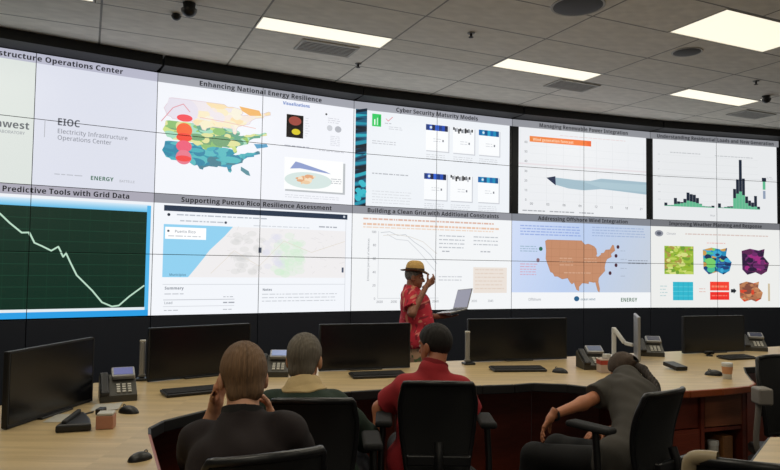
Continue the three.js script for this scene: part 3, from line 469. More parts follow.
for (const [x, z, a, label] of [[-1.565, -3.26, 0.1, 'loose pale paper under the leftmost monitor'], [-1.47, -3.52, 0.25, 'loose pale paper before the phone with the lilac display']]) { const t = thing('paper_sheet', label, 'paper', [x, DESK + 0.0005, z], a); part('sheet', box(0.13, 0.0015, 0.17, 0, 0.001, 0, 0), M.pale, t); part('fold', box(0.05, 0.0015, 0.17, 0.045, 0.0032, 0, 0, [0, 0, 0.1]), M.pale, t); }
{ const t = thing('adapter', 'small black adapter behind the black wedge shaped device', 'adapter', [-1.43, DESK, -3.36], 1.6); part('block', box(0.06, 0.03, 0.035, 0, 0.016, 0, 0.006), M.plastic, t); part('lead', tube([[0.03, 0.012, 0], [0.045, 0.006, 0.004], [0.06, 0.004, 0.0]], 0.003), M.plastic, t); }
{ const t = thing('tissue_box', 'white box with red print standing before the phone beside the person with the ponytail', 'box', [1.60, DESK, -4.93], R(4));
  part('carton', box(0.11, 0.10, 0.09, 0, 0.05, 0, 0.004), std(0xb9a597, 0.6), t); part('print_band', box(0.112, 0.032, 0.092, 0, 0.075, 0, 0.002), std(0xa43a2c, 0.6), t); part('tissue', slab([[-0.03, 0.01], [0.0, 0.02], [0.035, 0.008], [0.02, -0.012], [-0.02, -0.01]], 0.1, 0.035, 0.006), M.whitePlastic, t); }
{ const t = thing('paper_cup', 'pale cup with a tan sleeve at the desk end', 'cup', [2.385, DESK, -4.72]);
  part('cup', new THREE.LatheGeometry([[0, 0], [0.028, 0], [0.036, 0.10], [0.034, 0.10], [0.027, 0.004], [0, 0.004]].map((p) => new THREE.Vector2(...p)), 28), M.whitePlastic, t); part('sleeve', new THREE.LatheGeometry([[0.0315, 0.035], [0.0365, 0.085], [0.035, 0.085], [0.031, 0.035]].map((p) => new THREE.Vector2(...p)), 28), std(0xc08a62, 0.8), t); part('lid', cyl(0.038, 0.035, 0.012, 0, 0.099, 0, 28), M.whitePlastic, t); }
{ const t = thing('calculator', 'dark calculator on the pale desk right of the edge on monitor', 'calculator', [2.19, DESK, -5.12], R(15)); part('body', box(0.10, 0.03, 0.16, 0, 0.026, 0, 0.006, [0.12, 0, 0]), M.plastic, t); part('display', box(0.08, 0.003, 0.035, 0, 0.043, -0.05, 0, [0.12, 0, 0]), M.grey, t); const ks = []; for (let r = 0; r < 4; r++) for (let c = 0; c < 4; c++) ks.push(box(0.016, 0.006, 0.014, -0.033 + c * 0.022, 0.038 - r * 0.003, -0.015 + r * 0.022, 0.001)); part('keys', ks, M.grey, t).userData.kind = 'stuff'; }
{ const t = thing('desk_camera', 'small dark camera on the desk before the far right monitor', 'camera', [2.84, DESK, -5.93], R(10)); part('base', cyl(0.03, 0.026, 0.012, 0, 0, 0, 20), M.plastic, t); part('head', box(0.09, 0.03, 0.03, 0, 0.03, 0, 0.01), M.plastic, t); part('lens', new THREE.CylinderGeometry(0.01, 0.01, 0.01, 16).rotateX(Math.PI / 2).translate(0, 0.03, 0.018), M.lcd, t); }
// ---------------------------------------------------------------- skin surfaces from distance fields
const lerp = (a, b, t) => a + (b - a) * t;
const smin = (a, b, k) => { const h = Math.max(k - Math.abs(a - b), 0) / k; return Math.min(a, b) - h * h * k * 0.25; };
function capsule(a, b, ra, rb = ra) {
  const bx = b.x - a.x, by = b.y - a.y, bz = b.z - a.z, l = bx * bx + by * by + bz * bz || 1e-9;
  return (x, y, z) => { const px = x - a.x, py = y - a.y, pz = z - a.z, t = Math.min(1, Math.max(0, (px * bx + py * by + pz * bz) / l)); return Math.hypot(px - bx * t, py - by * t, pz - bz * t) - (ra + (rb - ra) * t); };
}
const ellipsoid = (c, r) => { const m = Math.min(r[0], r[1], r[2]); return (x, y, z) => { const px = (x - c[0]) / r[0], py = (y - c[1]) / r[1], pz = (z - c[2]) / r[2], k = Math.hypot(px, py, pz), k2 = Math.hypot(px / r[0], py / r[1], pz / r[2]); return k < 1e-6 ? -m : k * (k - 1) / k2; }; };
const blend = (list, k) => (x, y, z) => { let d = list[0](x, y, z); for (let i = 1; i < list.length; i++) d = smin(d, list[i](x, y, z), k); return d; };
const cut = (f, p, n) => (x, y, z) => Math.max(f(x, y, z), (x - p.x) * n.x + (y - p.y) * n.y + (z - p.z) * n.z);   // keeps the side n points away from
function netMesh(f, lo, hi, c) {                    // surface nets
  const n = [0, 1, 2].map((i) => Math.ceil((hi[i] - lo[i]) / c) + 2), [nx, ny, nz] = n, V = new Float32Array(nx * ny * nz), at = (i, j, k) => (k * ny + j) * nx + i, B = 4;
  for (let k0 = 0; k0 < nz; k0 += B) for (let j0 = 0; j0 < ny; j0 += B) for (let i0 = 0; i0 < nx; i0 += B) {
    const m = f(lo[0] + (i0 + 1.5) * c, lo[1] + (j0 + 1.5) * c, lo[2] + (k0 + 1.5) * c), far = Math.abs(m) > c * 7;
    for (let k = k0; k < Math.min(nz, k0 + B); k++) for (let j = j0; j < Math.min(ny, j0 + B); j++) for (let i = i0; i < Math.min(nx, i0 + B); i++) V[at(i, j, k)] = far ? m : f(lo[0] + i * c, lo[1] + j * c, lo[2] + k * c);
  }
  const id = new Int32Array(nx * ny * nz).fill(-1), pos = [], tri = [];
  const E = [[0, 1], [2, 3], [4, 5], [6, 7], [0, 2], [1, 3], [4, 6], [5, 7], [0, 4], [1, 5], [2, 6], [3, 7]];
  for (let k = 0; k + 1 < nz; k++) for (let j = 0; j + 1 < ny; j++) for (let i = 0; i + 1 < nx; i++) {
    const v = []; let s = 0; for (let q = 0; q < 8; q++) { const d = V[at(i + (q & 1), j + (q >> 1 & 1), k + (q >> 2))]; v.push(d); if (d < 0) s++; }
    if (s === 0 || s === 8) continue;
    let x = 0, y = 0, z = 0, m = 0;
    for (const [a, b] of E) if ((v[a] < 0) !== (v[b] < 0)) { const t = v[a] / (v[a] - v[b]); x += lerp(a & 1, b & 1, t); y += lerp(a >> 1 & 1, b >> 1 & 1, t); z += lerp(a >> 2, b >> 2, t); m++; }
    id[at(i, j, k)] = pos.length / 3; pos.push(lo[0] + (i + x / m) * c, lo[1] + (j + y / m) * c, lo[2] + (k + z / m) * c);
  }
  for (let k = 1; k + 1 < nz; k++) for (let j = 1; j + 1 < ny; j++) for (let i = 1; i + 1 < nx; i++) {
    const a = V[at(i, j, k)] < 0;
    const quad = (p, q, r, s, flip) => { if (p < 0 || q < 0 || r < 0 || s < 0) return; if (flip) tri.push(p, r, q, p, s, r); else tri.push(p, q, r, p, r, s); };
    if (a !== V[at(i + 1, j, k)] < 0) quad(id[at(i, j - 1, k - 1)], id[at(i, j, k - 1)], id[at(i, j, k)], id[at(i, j - 1, k)], !a);
    if (a !== V[at(i, j + 1, k)] < 0) quad(id[at(i - 1, j, k - 1)], id[at(i - 1, j, k)], id[at(i, j, k)], id[at(i, j, k - 1)], !a);
    if (a !== V[at(i, j, k + 1)] < 0) quad(id[at(i - 1, j - 1, k)], id[at(i, j - 1, k)], id[at(i, j, k)], id[at(i - 1, j, k)], !a);
  }
  const g = new THREE.BufferGeometry(), N = new Float32Array(pos.length), U = new Float32Array(pos.length / 3 * 2), e = c * 0.5;
  for (let q = 0; q < pos.length; q += 3) { const [x, y, z] = [pos[q], pos[q + 1], pos[q + 2]], dx = f(x + e, y, z) - f(x - e, y, z), dy = f(x, y + e, z) - f(x, y - e, z), dz = f(x, y, z + e) - f(x, y, z - e), l = Math.hypot(dx, dy, dz) || 1; N[q] = dx / l; N[q + 1] = dy / l; N[q + 2] = dz / l; U[q / 3 * 2] = (x + z * 0.8) * 4; U[q / 3 * 2 + 1] = (y + z * 0.3) * 4; }
  g.setAttribute('position', new THREE.BufferAttribute(new Float32Array(pos), 3)); g.setAttribute('normal', new THREE.BufferAttribute(N, 3)); g.setAttribute('uv', new THREE.BufferAttribute(U, 2)); g.setIndex(tri); return g;
}
function bounds(points, pad) { const lo = [1e9, 1e9, 1e9], hi = [-1e9, -1e9, -1e9]; for (const p of points) [p.x, p.y, p.z].forEach((v, i) => { lo[i] = Math.min(lo[i], v - pad); hi[i] = Math.max(hi[i], v + pad); }); return [lo, hi]; }
// a head in its own axes: x right, y up, z forward, eyes at y = 0
const headField = () => {
  const b = [ellipsoid([0, 0.028, -0.014], [0.074, 0.088, 0.094]), ellipsoid([0, -0.05, 0.022], [0.058, 0.068, 0.066])];
  const f = blend(b, 0.03), chin = ellipsoid([0, -0.098, 0.058], [0.026, 0.02, 0.022]), nose = capsule(V3(0, 0.004, 0.079), V3(0, -0.034, 0.1), 0.008, 0.0135), brow = blend([capsule(V3(-0.04, 0.02, 0.066), V3(-0.012, 0.017, 0.078), 0.01), capsule(V3(0.04, 0.02, 0.066), V3(0.012, 0.017, 0.078), 0.01)], 0.01);
  const lips = capsule(V3(-0.02, -0.064, 0.078), V3(0.02, -0.064, 0.078), 0.0065), gap = capsule(V3(-0.024, -0.064, 0.087), V3(0.024, -0.064, 0.087), 0.002), eye = [ellipsoid([-0.031, 0, 0.084], [0.014, 0.0075, 0.014]), ellipsoid([0.031, 0, 0.084], [0.014, 0.0075, 0.014])];
  const ears = [-1, 1].map((s) => blend([ellipsoid([s * 0.078, -0.012, -0.012], [0.011, 0.031, 0.019]), ellipsoid([s * 0.076, -0.03, -0.004], [0.009, 0.014, 0.011])], 0.01));
  return (x, y, z) => { let d = smin(f(x, y, z), chin(x, y, z), 0.025); d = smin(d, nose(x, y, z), 0.012); d = smin(d, brow(x, y, z), 0.014); d = smin(d, lips(x, y, z), 0.008); d = -smin(-d, gap(x, y, z), 0.004); for (const e of eye) d = -smin(-d, e(x, y, z), 0.008); for (const e of ears) d = smin(d, e(x, y, z), 0.008); return d; };
};
const HEAD = netMesh(headField(), [-0.105, -0.135, -0.125], [0.105, 0.13, 0.13], 0.0042);
const EYE = new THREE.SphereGeometry(0.0118, 16, 12);
// a hand: wrist at the origin, fingers towards +x, palm facing -y, thumb on the +z side
function handGeometry(curl, thumb = 0.5, side = 1) {
  const fs = [], K = [[0.03, 0.071, 0.0088], [0.0105, 0.079, 0.009], [-0.0095, 0.073, 0.0086], [-0.028, 0.057, 0.0076]];
  const palm = [];
  K.forEach(([z], i) => palm.push(capsule(V3(0.004, 0, z * 0.6), V3(0.082 - (i === 3 ? 0.008 : 0), 0, z), 0.0135, 0.0115)));
  palm.push(capsule(V3(0.012, -0.004, 0.016), V3(0.04, -0.006, 0.026), 0.015, 0.013));
  K.forEach(([z, L, r], i) => { let p = V3(0.082 - (i === 3 ? 0.008 : 0), 0, z), a = 0; const list = []; [0.45, 0.31, 0.24].forEach((w, s) => { a += curl[i] * [0.7, 1, 0.7][s]; const q = p.clone().add(V3(Math.cos(a) * L * w, -Math.sin(a) * L * w, z * 0.12 * w)); list.push(capsule(p, q, r * (1 - s * 0.08), r * (0.92 - s * 0.08))); p = q; }); fs.push(blend(list, 0.005)); });
  let p = V3(0.022, -0.006, 0.026); const th = []; [[0.036, 0.0115], [0.03, 0.0105], [0.025, 0.0092]].forEach(([l, r], s) => { const b = 0.95 - thumb * 0.35 * s, q = p.clone().add(V3(Math.cos(b) * l, -0.006 - thumb * 0.008 * s, Math.sin(b) * l)); th.push(capsule(p, q, r, r * 0.9)); p = q; });
  const pf = blend(palm, 0.014), tf = blend(th, 0.006), wrist = capsule(V3(-0.05, 0, 0), V3(0.012, 0, 0), 0.026, 0.022);
  const f = (x, y, z) => { z *= side; let d = smin(pf(x, y, z), wrist(x, y, z), 0.02); for (const g of fs) d = smin(d, g(x, y, z), 0.006); return smin(d, tf(x, y, z), 0.01); };
  return netMesh(f, [-0.06, -0.1, -0.085], [0.18, 0.04, 0.085], 0.0034);
}
const skinBump = noiseTexture(128, () => grey(150 + rnd() * 60));
const skin = (c) => std(c, 0.52, { bumpMap: rep(skinBump, 8), bumpScale: 0.0004 });
const cloth = (c, extra = {}) => std(c, 0.9, { bumpMap: rep(weave, 6), bumpScale: 0.0006, ...extra });
const hairMat = (c) => std(c, 0.72, { map: rep(strand, 1.6), bumpMap: rep(strand, 1.6), bumpScale: 0.006 });
const eyeWhite = std(0xb8b0a6, 0.3), iris = std(0x2a1d14, 0.2);

function person(label, o) {
  const J = {}; for (const k in o.J) J[k] = V3(...o.J[k]);
  const base = V3(J.pelvis.x, 0, J.pelvis.z), t = thing('person', label, 'person', [base.x, 0, base.z]);
  for (const k in J) J[k].sub(base);
  const s = o.scale ?? 1, m = o.girth ?? 1, right = J.shR.clone().sub(J.shL).normalize(), hipL = J.hipL ?? J.pelvis.clone().addScaledVector(right, -0.085), hipR = J.hipR ?? J.pelvis.clone().addScaledVector(right, 0.085);
  const chest = J.neck.clone().lerp(J.waist, 0.42), sc = (p, d) => p.clone().addScaledVector(right, d);
  // head frame
  const fwd = V3(...o.look).normalize(), up = V3(...(o.up ?? [0, 1, 0])), rx = fwd.clone().cross(up).normalize(), uy = rx.clone().cross(fwd).normalize();
  const basis = new THREE.Matrix4().makeBasis(rx.clone().negate(), uy, fwd).scale(V3(s, s, s)).setPosition(J.head);
  const inHead = (x, y, z) => V3(x, y, z).applyMatrix4(basis);
  const grow = o.bulk ?? 0;
  const torso = (e) => [capsule(sc(J.shL, 0.025), sc(J.shR, -0.025), 0.056 * s + e), capsule(J.neck, chest, 0.07 * s + e, 0.1 * s + e), capsule(sc(chest, -0.07 * m), sc(J.waist, -0.055 * m), 0.098 * m + e, 0.095 * m + e), capsule(sc(chest, 0.07 * m), sc(J.waist, 0.055 * m), 0.098 * m + e, 0.095 * m + e), capsule(J.waist, J.pelvis, 0.125 * m + e, 0.13 * m + e), capsule(hipL, hipR, 0.115 * m + e),
    ...(o.belly ? [capsule(V3(...o.belly).add(J.waist), V3(...o.belly).add(chest), 0.12 * m + e, 0.09 * m + e)] : [])];
  const arm = (q, e, g = 1) => [capsule(J['sh' + q], J['el' + q], 0.05 * s * g + e, 0.04 * s * g + e), capsule(J['el' + q], J['wr' + q], 0.041 * s * g + e, 0.027 * s * g + e)];
  const leg = (q, e, h) => [capsule(h, J['kn' + q], 0.082 * s * m + e, 0.058 * s + e), capsule(J['kn' + q], J['an' + q], 0.056 * s + e, 0.038 * s + e)];
  const skullBase = inHead(0, -0.03, -0.03), neckR = 0.054 * s;
  const bodyF = blend([...torso(-0.006), ...arm('L', 0), ...arm('R', 0), ...leg('L', 0, hipL), ...leg('R', 0, hipR), capsule(J.neck, skullBase, neckR + 0.004, neckR)], 0.03);
  const all = Object.values(J), [lo, hi] = bounds(all, 0.2);
  const hand = (q) => { const h = o['hand' + q], d = h.dir ? V3(...h.dir).normalize() : J['wr' + q].clone().sub(J['el' + q]).normalize(), p = V3(...h.palm); const y = p.addScaledVector(d, -p.dot(d)).normalize().negate(), z = d.clone().cross(y), side = q === 'L' ? (h.flip ? -1 : 1) : (h.flip ? 1 : -1);
    const g = handGeometry(h.curl ?? [0.3, 0.35, 0.4, 0.45], h.thumb, side); return g.applyMatrix4(new THREE.Matrix4().makeBasis(d, y, z).scale(V3(s, s, s)).setPosition(J['wr' + q].clone().addScaledVector(d, 0.012))); };
  part('body', [netMesh(bodyF, lo, hi, 0.0125), HEAD.clone().applyMatrix4(basis), hand('L'), hand('R')], o.skin, t);
  for (const e of [-1, 1]) { const g = part('eye', [EYE.clone().applyMatrix4(new THREE.Matrix4().copy(basis).multiply(new THREE.Matrix4().makeTranslation(e * 0.031, -0.001, 0.0685)))], eyeWhite, t); part('iris', new THREE.SphereGeometry(0.006, 12, 10).applyMatrix4(new THREE.Matrix4().copy(basis).multiply(new THREE.Matrix4().makeTranslation(e * 0.031, -0.001, 0.0755))), iris, g); }
  // hair: the skull grown a little, above a line from forehead to nape
  if (o.hair) { const H = o.hair, th = H.thick ?? 0.012, sk = ellipsoid([0, 0.028, -0.014], [0.074 + th * 0.75, 0.088 + th, 0.094 + th]), nape = H.nape ?? -0.075, brow = H.brow ?? 0.07;
    const extra = (H.extra ?? []).map((a) => capsule(V3(...a[0]), V3(...a[1]), a[2], a[3])), earL = ellipsoid([-0.085, -0.018, -0.006], [0.03, 0.036, 0.026]), earR = ellipsoid([0.085, -0.018, -0.006], [0.03, 0.036, 0.026]);
    const f = (x, y, z) => { let d = sk(x, y, z) + 0.0012 * Math.sin(x * 260 + y * 70) * Math.sin(z * 190 + y * 50); const k = (brow - nape) / 0.17; const L = (nape + (z + 0.08) * k) - y; d = -smin(-d, -L, 0.028); d = Math.max(d, -earL(x, y, z), -earR(x, y, z)); for (const e of extra) d = smin(d, e(x, y, z), 0.04); return d; };
    const ext = H.reach ?? 0.13, g = netMesh(f, [-0.125, -Math.max(0.12, ext), -Math.max(0.145, H.backReach ?? 0)], [0.125, 0.15, 0.13], 0.0046), p = g.attributes.position, u = g.attributes.uv; for (let i = 0; i < p.count; i++) u.setXY(i, Math.atan2(p.getX(i), p.getZ(i)) * 0.9, p.getY(i) * 3);
    part('hair', g.applyMatrix4(basis), H.mat, t); }
  // shirt
  { const S = o.shirt, e = S.loose ?? 0.012, [a, b] = bounds(all, 0.24); const tor = blend(torso(e), 0.04); const slv = (q) => { const A = J['sh' + q], E = J['el' + q], W = J['wr' + q]; if (S.long) return blend([capsule(A, E, 0.06 * s + e, 0.05 * s + e), cut(capsule(E, W, 0.05 * s + e, 0.036 * s + e), E.clone().lerp(W, 0.97), W.clone().sub(E).normalize())], 0.03); const n = E.clone().sub(A).normalize(); return cut(capsule(A, E, 0.062 * s + e, 0.058 * s + e), A.clone().lerp(E, S.sleeve ?? 0.7), n); };
    const sl = slv('L'), sr = slv('R'), nk = J.neck.clone(), nd = skullBase.clone().sub(J.neck).normalize(), hole = capsule(nk.clone().addScaledVector(nd, 0.035), nk.clone().addScaledVector(nd, 0.3), 0.066 * s, 0.1), collarF = cut(cut(capsule(nk.clone().addScaledVector(nd, -0.02), nk.clone().addScaledVector(nd, 0.07), 0.07 * s, 0.064 * s), nk.clone().addScaledVector(nd, S.collar ?? 0.048), nd), nk.clone().addScaledVector(nd, -0.05), nd.clone().negate());
    const low = J.pelvis.clone(); low.y -= S.hem ?? 0.06; const down = V3(0, -1, 0);
    const fold = (x, y, z) => 0.003 * Math.sin(y * 46 + x * 31) * Math.sin(z * 37 - x * 23 + y * 12);
    const f = (x, y, z) => { let d = smin(smin(tor(x, y, z), sl(x, y, z), 0.035), sr(x, y, z), 0.035); d = Math.max(d, -hole(x, y, z)); if (!S.noCollar) d = smin(d, collarF(x, y, z), 0.012); d = Math.max(d, low.y - y); return d + fold(x, y, z); };
    const sh = part('shirt', netMesh(f, a, b, 0.0115), S.mat, t);
    if (S.collarMat) { const w = S.collarWide ?? 0, g = netMesh((x, y, z) => w ? Math.min(collarF(x, y, z) - 0.008, Math.max(f(x, y, z) - 0.006, Math.hypot(x - nk.x, (y - nk.y - 0.03) * 1.3, z - nk.z) - w)) : collarF(x, y, z) - 0.008, [nk.x - 0.13 - w, nk.y - 0.12 - w, nk.z - 0.13 - w], [nk.x + 0.13 + w, nk.y + 0.14, nk.z + 0.13 + w], 0.006); part('collar', g, S.collarMat, sh, S.collarLabel); } }
  // trousers and shoes
  { const P = o.pants, e = 0.014, f0 = blend([capsule(J.waist.clone().lerp(J.pelvis, 0.6), J.pelvis, 0.125 * m + e * 0.5, 0.13 * m + e * 0.6), capsule(hipL, hipR, 0.115 * m + e * 0.6), capsule(hipL, J.knL, 0.082 * s * m + e, 0.062 * s + e), capsule(hipR, J.knR, 0.082 * s * m + e, 0.062 * s + e)], 0.03);
    const shin = (q) => { const K = J['kn' + q], A = J['an' + q], n = A.clone().sub(K).normalize(); return cut(capsule(K, A, 0.064 * s + e, 0.05 * s + e), K.clone().lerp(A, P.short ? 0.05 : 0.95), n); };
    const l = shin('L'), r = shin('R'), top = J.pelvis.y + 0.1, f = (x, y, z) => Math.max(smin(smin(f0(x, y, z), l(x, y, z), 0.03), r(x, y, z), 0.03), y - top);
    const [a, b] = bounds([J.pelvis, hipL, hipR, J.knL, J.knR, J.anL, J.anR], 0.22); part(P.short ? 'shorts' : 'trousers', netMesh(f, a, b, 0.0135), P.mat, t);
    for (const q of ['L', 'R']) { const A = J['an' + q], d = V3(...(o.toe ?? [0, 0, -1])).normalize(), h = A.clone().addScaledVector(d, -0.045), tt = A.clone().addScaledVector(d, 0.16); h.y = 0.04; tt.y = 0.034; const g = blend([capsule(h, tt, 0.042, 0.04), capsule(A.clone().setY(Math.max(0.075, A.y)), A.clone().addScaledVector(d, 0.06).setY(0.045), 0.045, 0.042)], 0.03), ff = (x, y, z) => Math.max(g(x, y, z), 0.003 - y); const [a2, b2] = bounds([h, tt, A], 0.07); part('shoe', netMesh(ff, a2, b2, 0.009), o.shoe ?? M.leather, t); } }
  return { t, J, basis, inHead, base };
}
// ---------------------------------------------------------------- office chairs (facing -z, seat centre at the origin)
function officeChair(label, frame, pad, armMat = pad, thick = 0.032, long = 0.25, armFrame = frame) {
  const t = thing('office_chair', label, 'chair', [0, 0, 0], 0, 'office chairs');
  const seatS = new THREE.Shape(); seatS.moveTo(-0.22, -0.2); seatS.quadraticCurveTo(-0.25, 0.1, -0.2, 0.22); seatS.quadraticCurveTo(0, 0.27, 0.2, 0.22); seatS.quadraticCurveTo(0.25, 0.1, 0.22, -0.2); seatS.quadraticCurveTo(0, -0.25, -0.22, -0.2);
  part('seat', new THREE.ExtrudeGeometry(seatS, { depth: 0.02, bevelEnabled: true, bevelThickness: 0.025, bevelSize: 0.02, bevelSegments: 4, curveSegments: 16 }).rotateX(-Math.PI / 2).translate(0, 0.41, 0), pad, t);
  const half = (v) => 0.135 + 0.045 * Math.sin(Math.min(1, v * 1.25) * 1.5) - 0.02 * Math.max(0, v - 0.8) / 0.2, backAt = (u, v, o = 0) => { const y = 0.50 + v * 0.475 - 0.012 * u * u * v, z = 0.245 - 0.055 * u * u + 0.05 * v * v - 0.03 * Math.sin(v * 3.1) + o; return [half(v) * u, y, z]; };
  const nu = 14, nv = 12, pos = [], uv = [], idx = [], q = nu + 1;
  for (const o of [-0.007, 0.007]) for (let j = 0; j <= nv; j++) for (let i = 0; i <= nu; i++) { const u = i / nu * 2 - 1, v = j / nv; pos.push(...backAt(u, v, o)); uv.push(u * 0.25, v * 0.5); }
  const S = q * (nv + 1); for (let j = 0; j < nv; j++) for (let i = 0; i < nu; i++) { const a = j * q + i, b = a + 1, c = a + q, d = c + 1; idx.push(a, c, b, b, c, d, S + a, S + b, S + c, S + b, S + d, S + c); }
  const g = new THREE.BufferGeometry(); g.setAttribute('position', new THREE.Float32BufferAttribute(pos, 3)); g.setAttribute('uv', new THREE.Float32BufferAttribute(uv, 2)); g.setIndex(idx); g.computeVertexNormals();
  part('backrest', g, M.mesh, t);
  const rim = []; for (let i = 0; i <= 12; i++) rim.push(backAt(-1, i / 12)); for (let i = 1; i <= 12; i++) rim.push(backAt(-1 + i / 6, 1)); for (let i = 11; i >= 0; i--) rim.push(backAt(1, i / 12)); for (let i = 1; i < 8; i++) rim.push(backAt(1 - i / 4, 0));
  part('back_frame', tube(rim, 0.014, 90, true, 10), frame, t);
  part('back_support', [tube([[0, 0.42, 0.05], [0, 0.40, 0.2], [0, 0.48, 0.29], [0, 0.62, 0.30], [0, 0.70, 0.275]], 0.022, 24), bar([-0.15, 0.62, 0.285], [0.15, 0.62, 0.285], 0.03, 0.05)], frame, t);
  for (const s of [-1, 1]) { const a = part('armrest', [tube([[s * 0.12, 0.405, 0.06], [s * 0.23, 0.41, 0.07], [s * 0.262, 0.46, 0.06], [s * 0.262, 0.725, 0.03]], 0.017, 24)], armFrame, t); part('arm_pad', new RoundedBoxGeometry(0.085, thick, long, 4, 0.015).translate(s * 0.258, 0.726 + thick / 2, 0), armMat, a); }
  part('column', [cyl(0.028, 0.028, 0.18, 0, 0.21, 0), cyl(0.04, 0.045, 0.14, 0, 0.10, 0)], M.chrome, t);
  part('tilt_box', box(0.2, 0.05, 0.24, 0, 0.385, 0.01, 0.015), frame, t);
  for (let i = 0; i < 5; i++) { const a = i / 5 * 2 * Math.PI + 0.3, c = Math.cos(a), s = Math.sin(a); const l = part('leg', [bar([0.03 * c, 0.125, 0.03 * s], [0.29 * c, 0.085, 0.29 * s], 0.045, 0.035)], frame, t); part('caster', [new THREE.CylinderGeometry(0.029, 0.029, 0.018, 18).rotateZ(Math.PI / 2).rotateY(a).translate(0.29 * c - 0.014 * s, 0.03, 0.29 * s + 0.014 * c), new THREE.CylinderGeometry(0.029, 0.029, 0.018, 18).rotateZ(Math.PI / 2).rotateY(a).translate(0.29 * c + 0.014 * s, 0.03, 0.29 * s - 0.014 * c), rod([0.29 * c, 0.03, 0.29 * s], [0.29 * c, 0.085, 0.29 * s], 0.009)], M.plastic, l); }
  return t;
}
const chair = officeChair('black office chair under the front man with his hands at his face', M.frame, M.cushion);
chair.position.set(-0.44, 0, -2.09); chair.rotation.y = R(27); 
dup(chair, [-0.325, 0, -2.98], R(5), 'black office chair of the grey haired man in dark green');
dup(chair, [0.24, 0, -3.42], R(0), 'black office chair of the seated man in red');
const low = dup(chair, [1.20, 0, -3.45], R(37), 'black office chair under the person with the ponytail');
low.scale.y = 0.96; for (const a of low.children) if (a.name === 'armrest') a.position.y = 0.035;
const tanChair = officeChair('empty black office chair with a tan corner on its back at the bottom edge', M.frame, M.cushion); chair.scale.y = 1.022; tanChair.scale.y = 1.03; tanChair.position.set(1.085, 0, -2.05); tanChair.rotation.y = R(-20);
part('corner_guard', tube([[-0.170, 0.86, 0.232], [-0.171, 0.93, 0.237], [-0.164, 0.965, 0.242], [-0.13, 0.975, 0.252], [-0.10, 0.977, 0.262]], 0.02, 24), M.frameTan, tanChair, 'tan corner of the backrest');
const greyChair = officeChair('empty black backed office chair with grey arms at the right edge', M.frame, M.leather, M.frameGrey, 0.10, 0.11, M.frameGrey); greyChair.position.set(2.49, 0, -4.0); greyChair.rotation.y = R(178);
// ---------------------------------------------------------------- the people
// front man, back to the viewer, leaning on both hands
person('man in a dark maroon shirt with short reddish hair, hands at his face', {
  look: [-0.32, -0.16, -0.93], skin: skin(0xd09a7c), girth: 0.98,
  J: { pelvis: [-0.49, 0.53, -2.12], waist: [-0.5, 0.68, -2.16], neck: [-0.505, 0.965, -2.34], head: [-0.522, 1.112, -2.42], shL: [-0.665, 0.885, -2.38], shR: [-0.345, 0.945, -2.30], elL: [-0.745, 0.745, -2.62], elR: [-0.30, 0.72, -2.56], wrL: [-0.65, 0.972, -2.53], wrR: [-0.43, 0.885, -2.53], knL: [-0.64, 0.50, -2.53], knR: [-0.40, 0.50, -2.6], anL: [-0.66, 0.09, -2.62], anR: [-0.44, 0.09, -2.7] },
  handL: { dir: [0.25, 0.95, 0.1], palm: [0.9, -0.1, 0.3], curl: [0.25, 0.3, 0.35, 0.4] }, handR: { dir: [-0.1, 0.95, 0.1], palm: [-0.9, -0.1, 0.3], curl: [0.3, 0.35, 0.4, 0.5] },
  hair: { mat: hairMat(0xa07a58), thick: 0.013, nape: -0.118, brow: 0.075, extra: [[[-0.028, -0.052, -0.07], [0.028, -0.058, -0.064], 0.032, 0.032]] }, shirt: { mat: cloth(0x170a0c), sleeve: 0.72, collarMat: cloth(0x141113) }, pants: { mat: cloth(0x1b1c22) }, toe: [-0.4, 0, -1],
});
// grey haired man
person('grey haired man in a dark green sweater, seated second from the left', {
  look: [0.1, -0.12, -1], skin: skin(0xc08a66), girth: 0.97,
  J: { pelvis: [-0.3, 0.53, -3.0], waist: [-0.31, 0.67, -3.04], neck: [-0.395, 0.925, -3.17], head: [-0.405, 1.062, -3.25], shL: [-0.545, 0.85, -3.17], shR: [-0.245, 0.85, -3.17], elL: [-0.66, 0.66, -3.36], elR: [-0.10, 0.66, -3.36], wrL: [-0.52, 0.72, -3.58], wrR: [-0.2, 0.70, -3.58], knL: [-0.44, 0.5, -3.43], knR: [-0.16, 0.5, -3.43], anL: [-0.44, 0.09, -3.5], anR: [-0.16, 0.09, -3.5] },
  handL: { palm: [0, -1, 0] }, handR: { palm: [0, -1, 0] },
  hair: { mat: hairMat(0x8f8474), thick: 0.013, nape: -0.108, brow: 0.08, extra: [[[-0.028, -0.052, -0.07], [0.028, -0.058, -0.064], 0.032, 0.032]] }, shirt: { mat: cloth(0x1d2f24), long: true, collarMat: cloth(0xc4ab7c), collarLabel: 'tan collar', collarWide: 0.11, loose: 0.016 }, pants: { mat: cloth(0x20222a) },
});
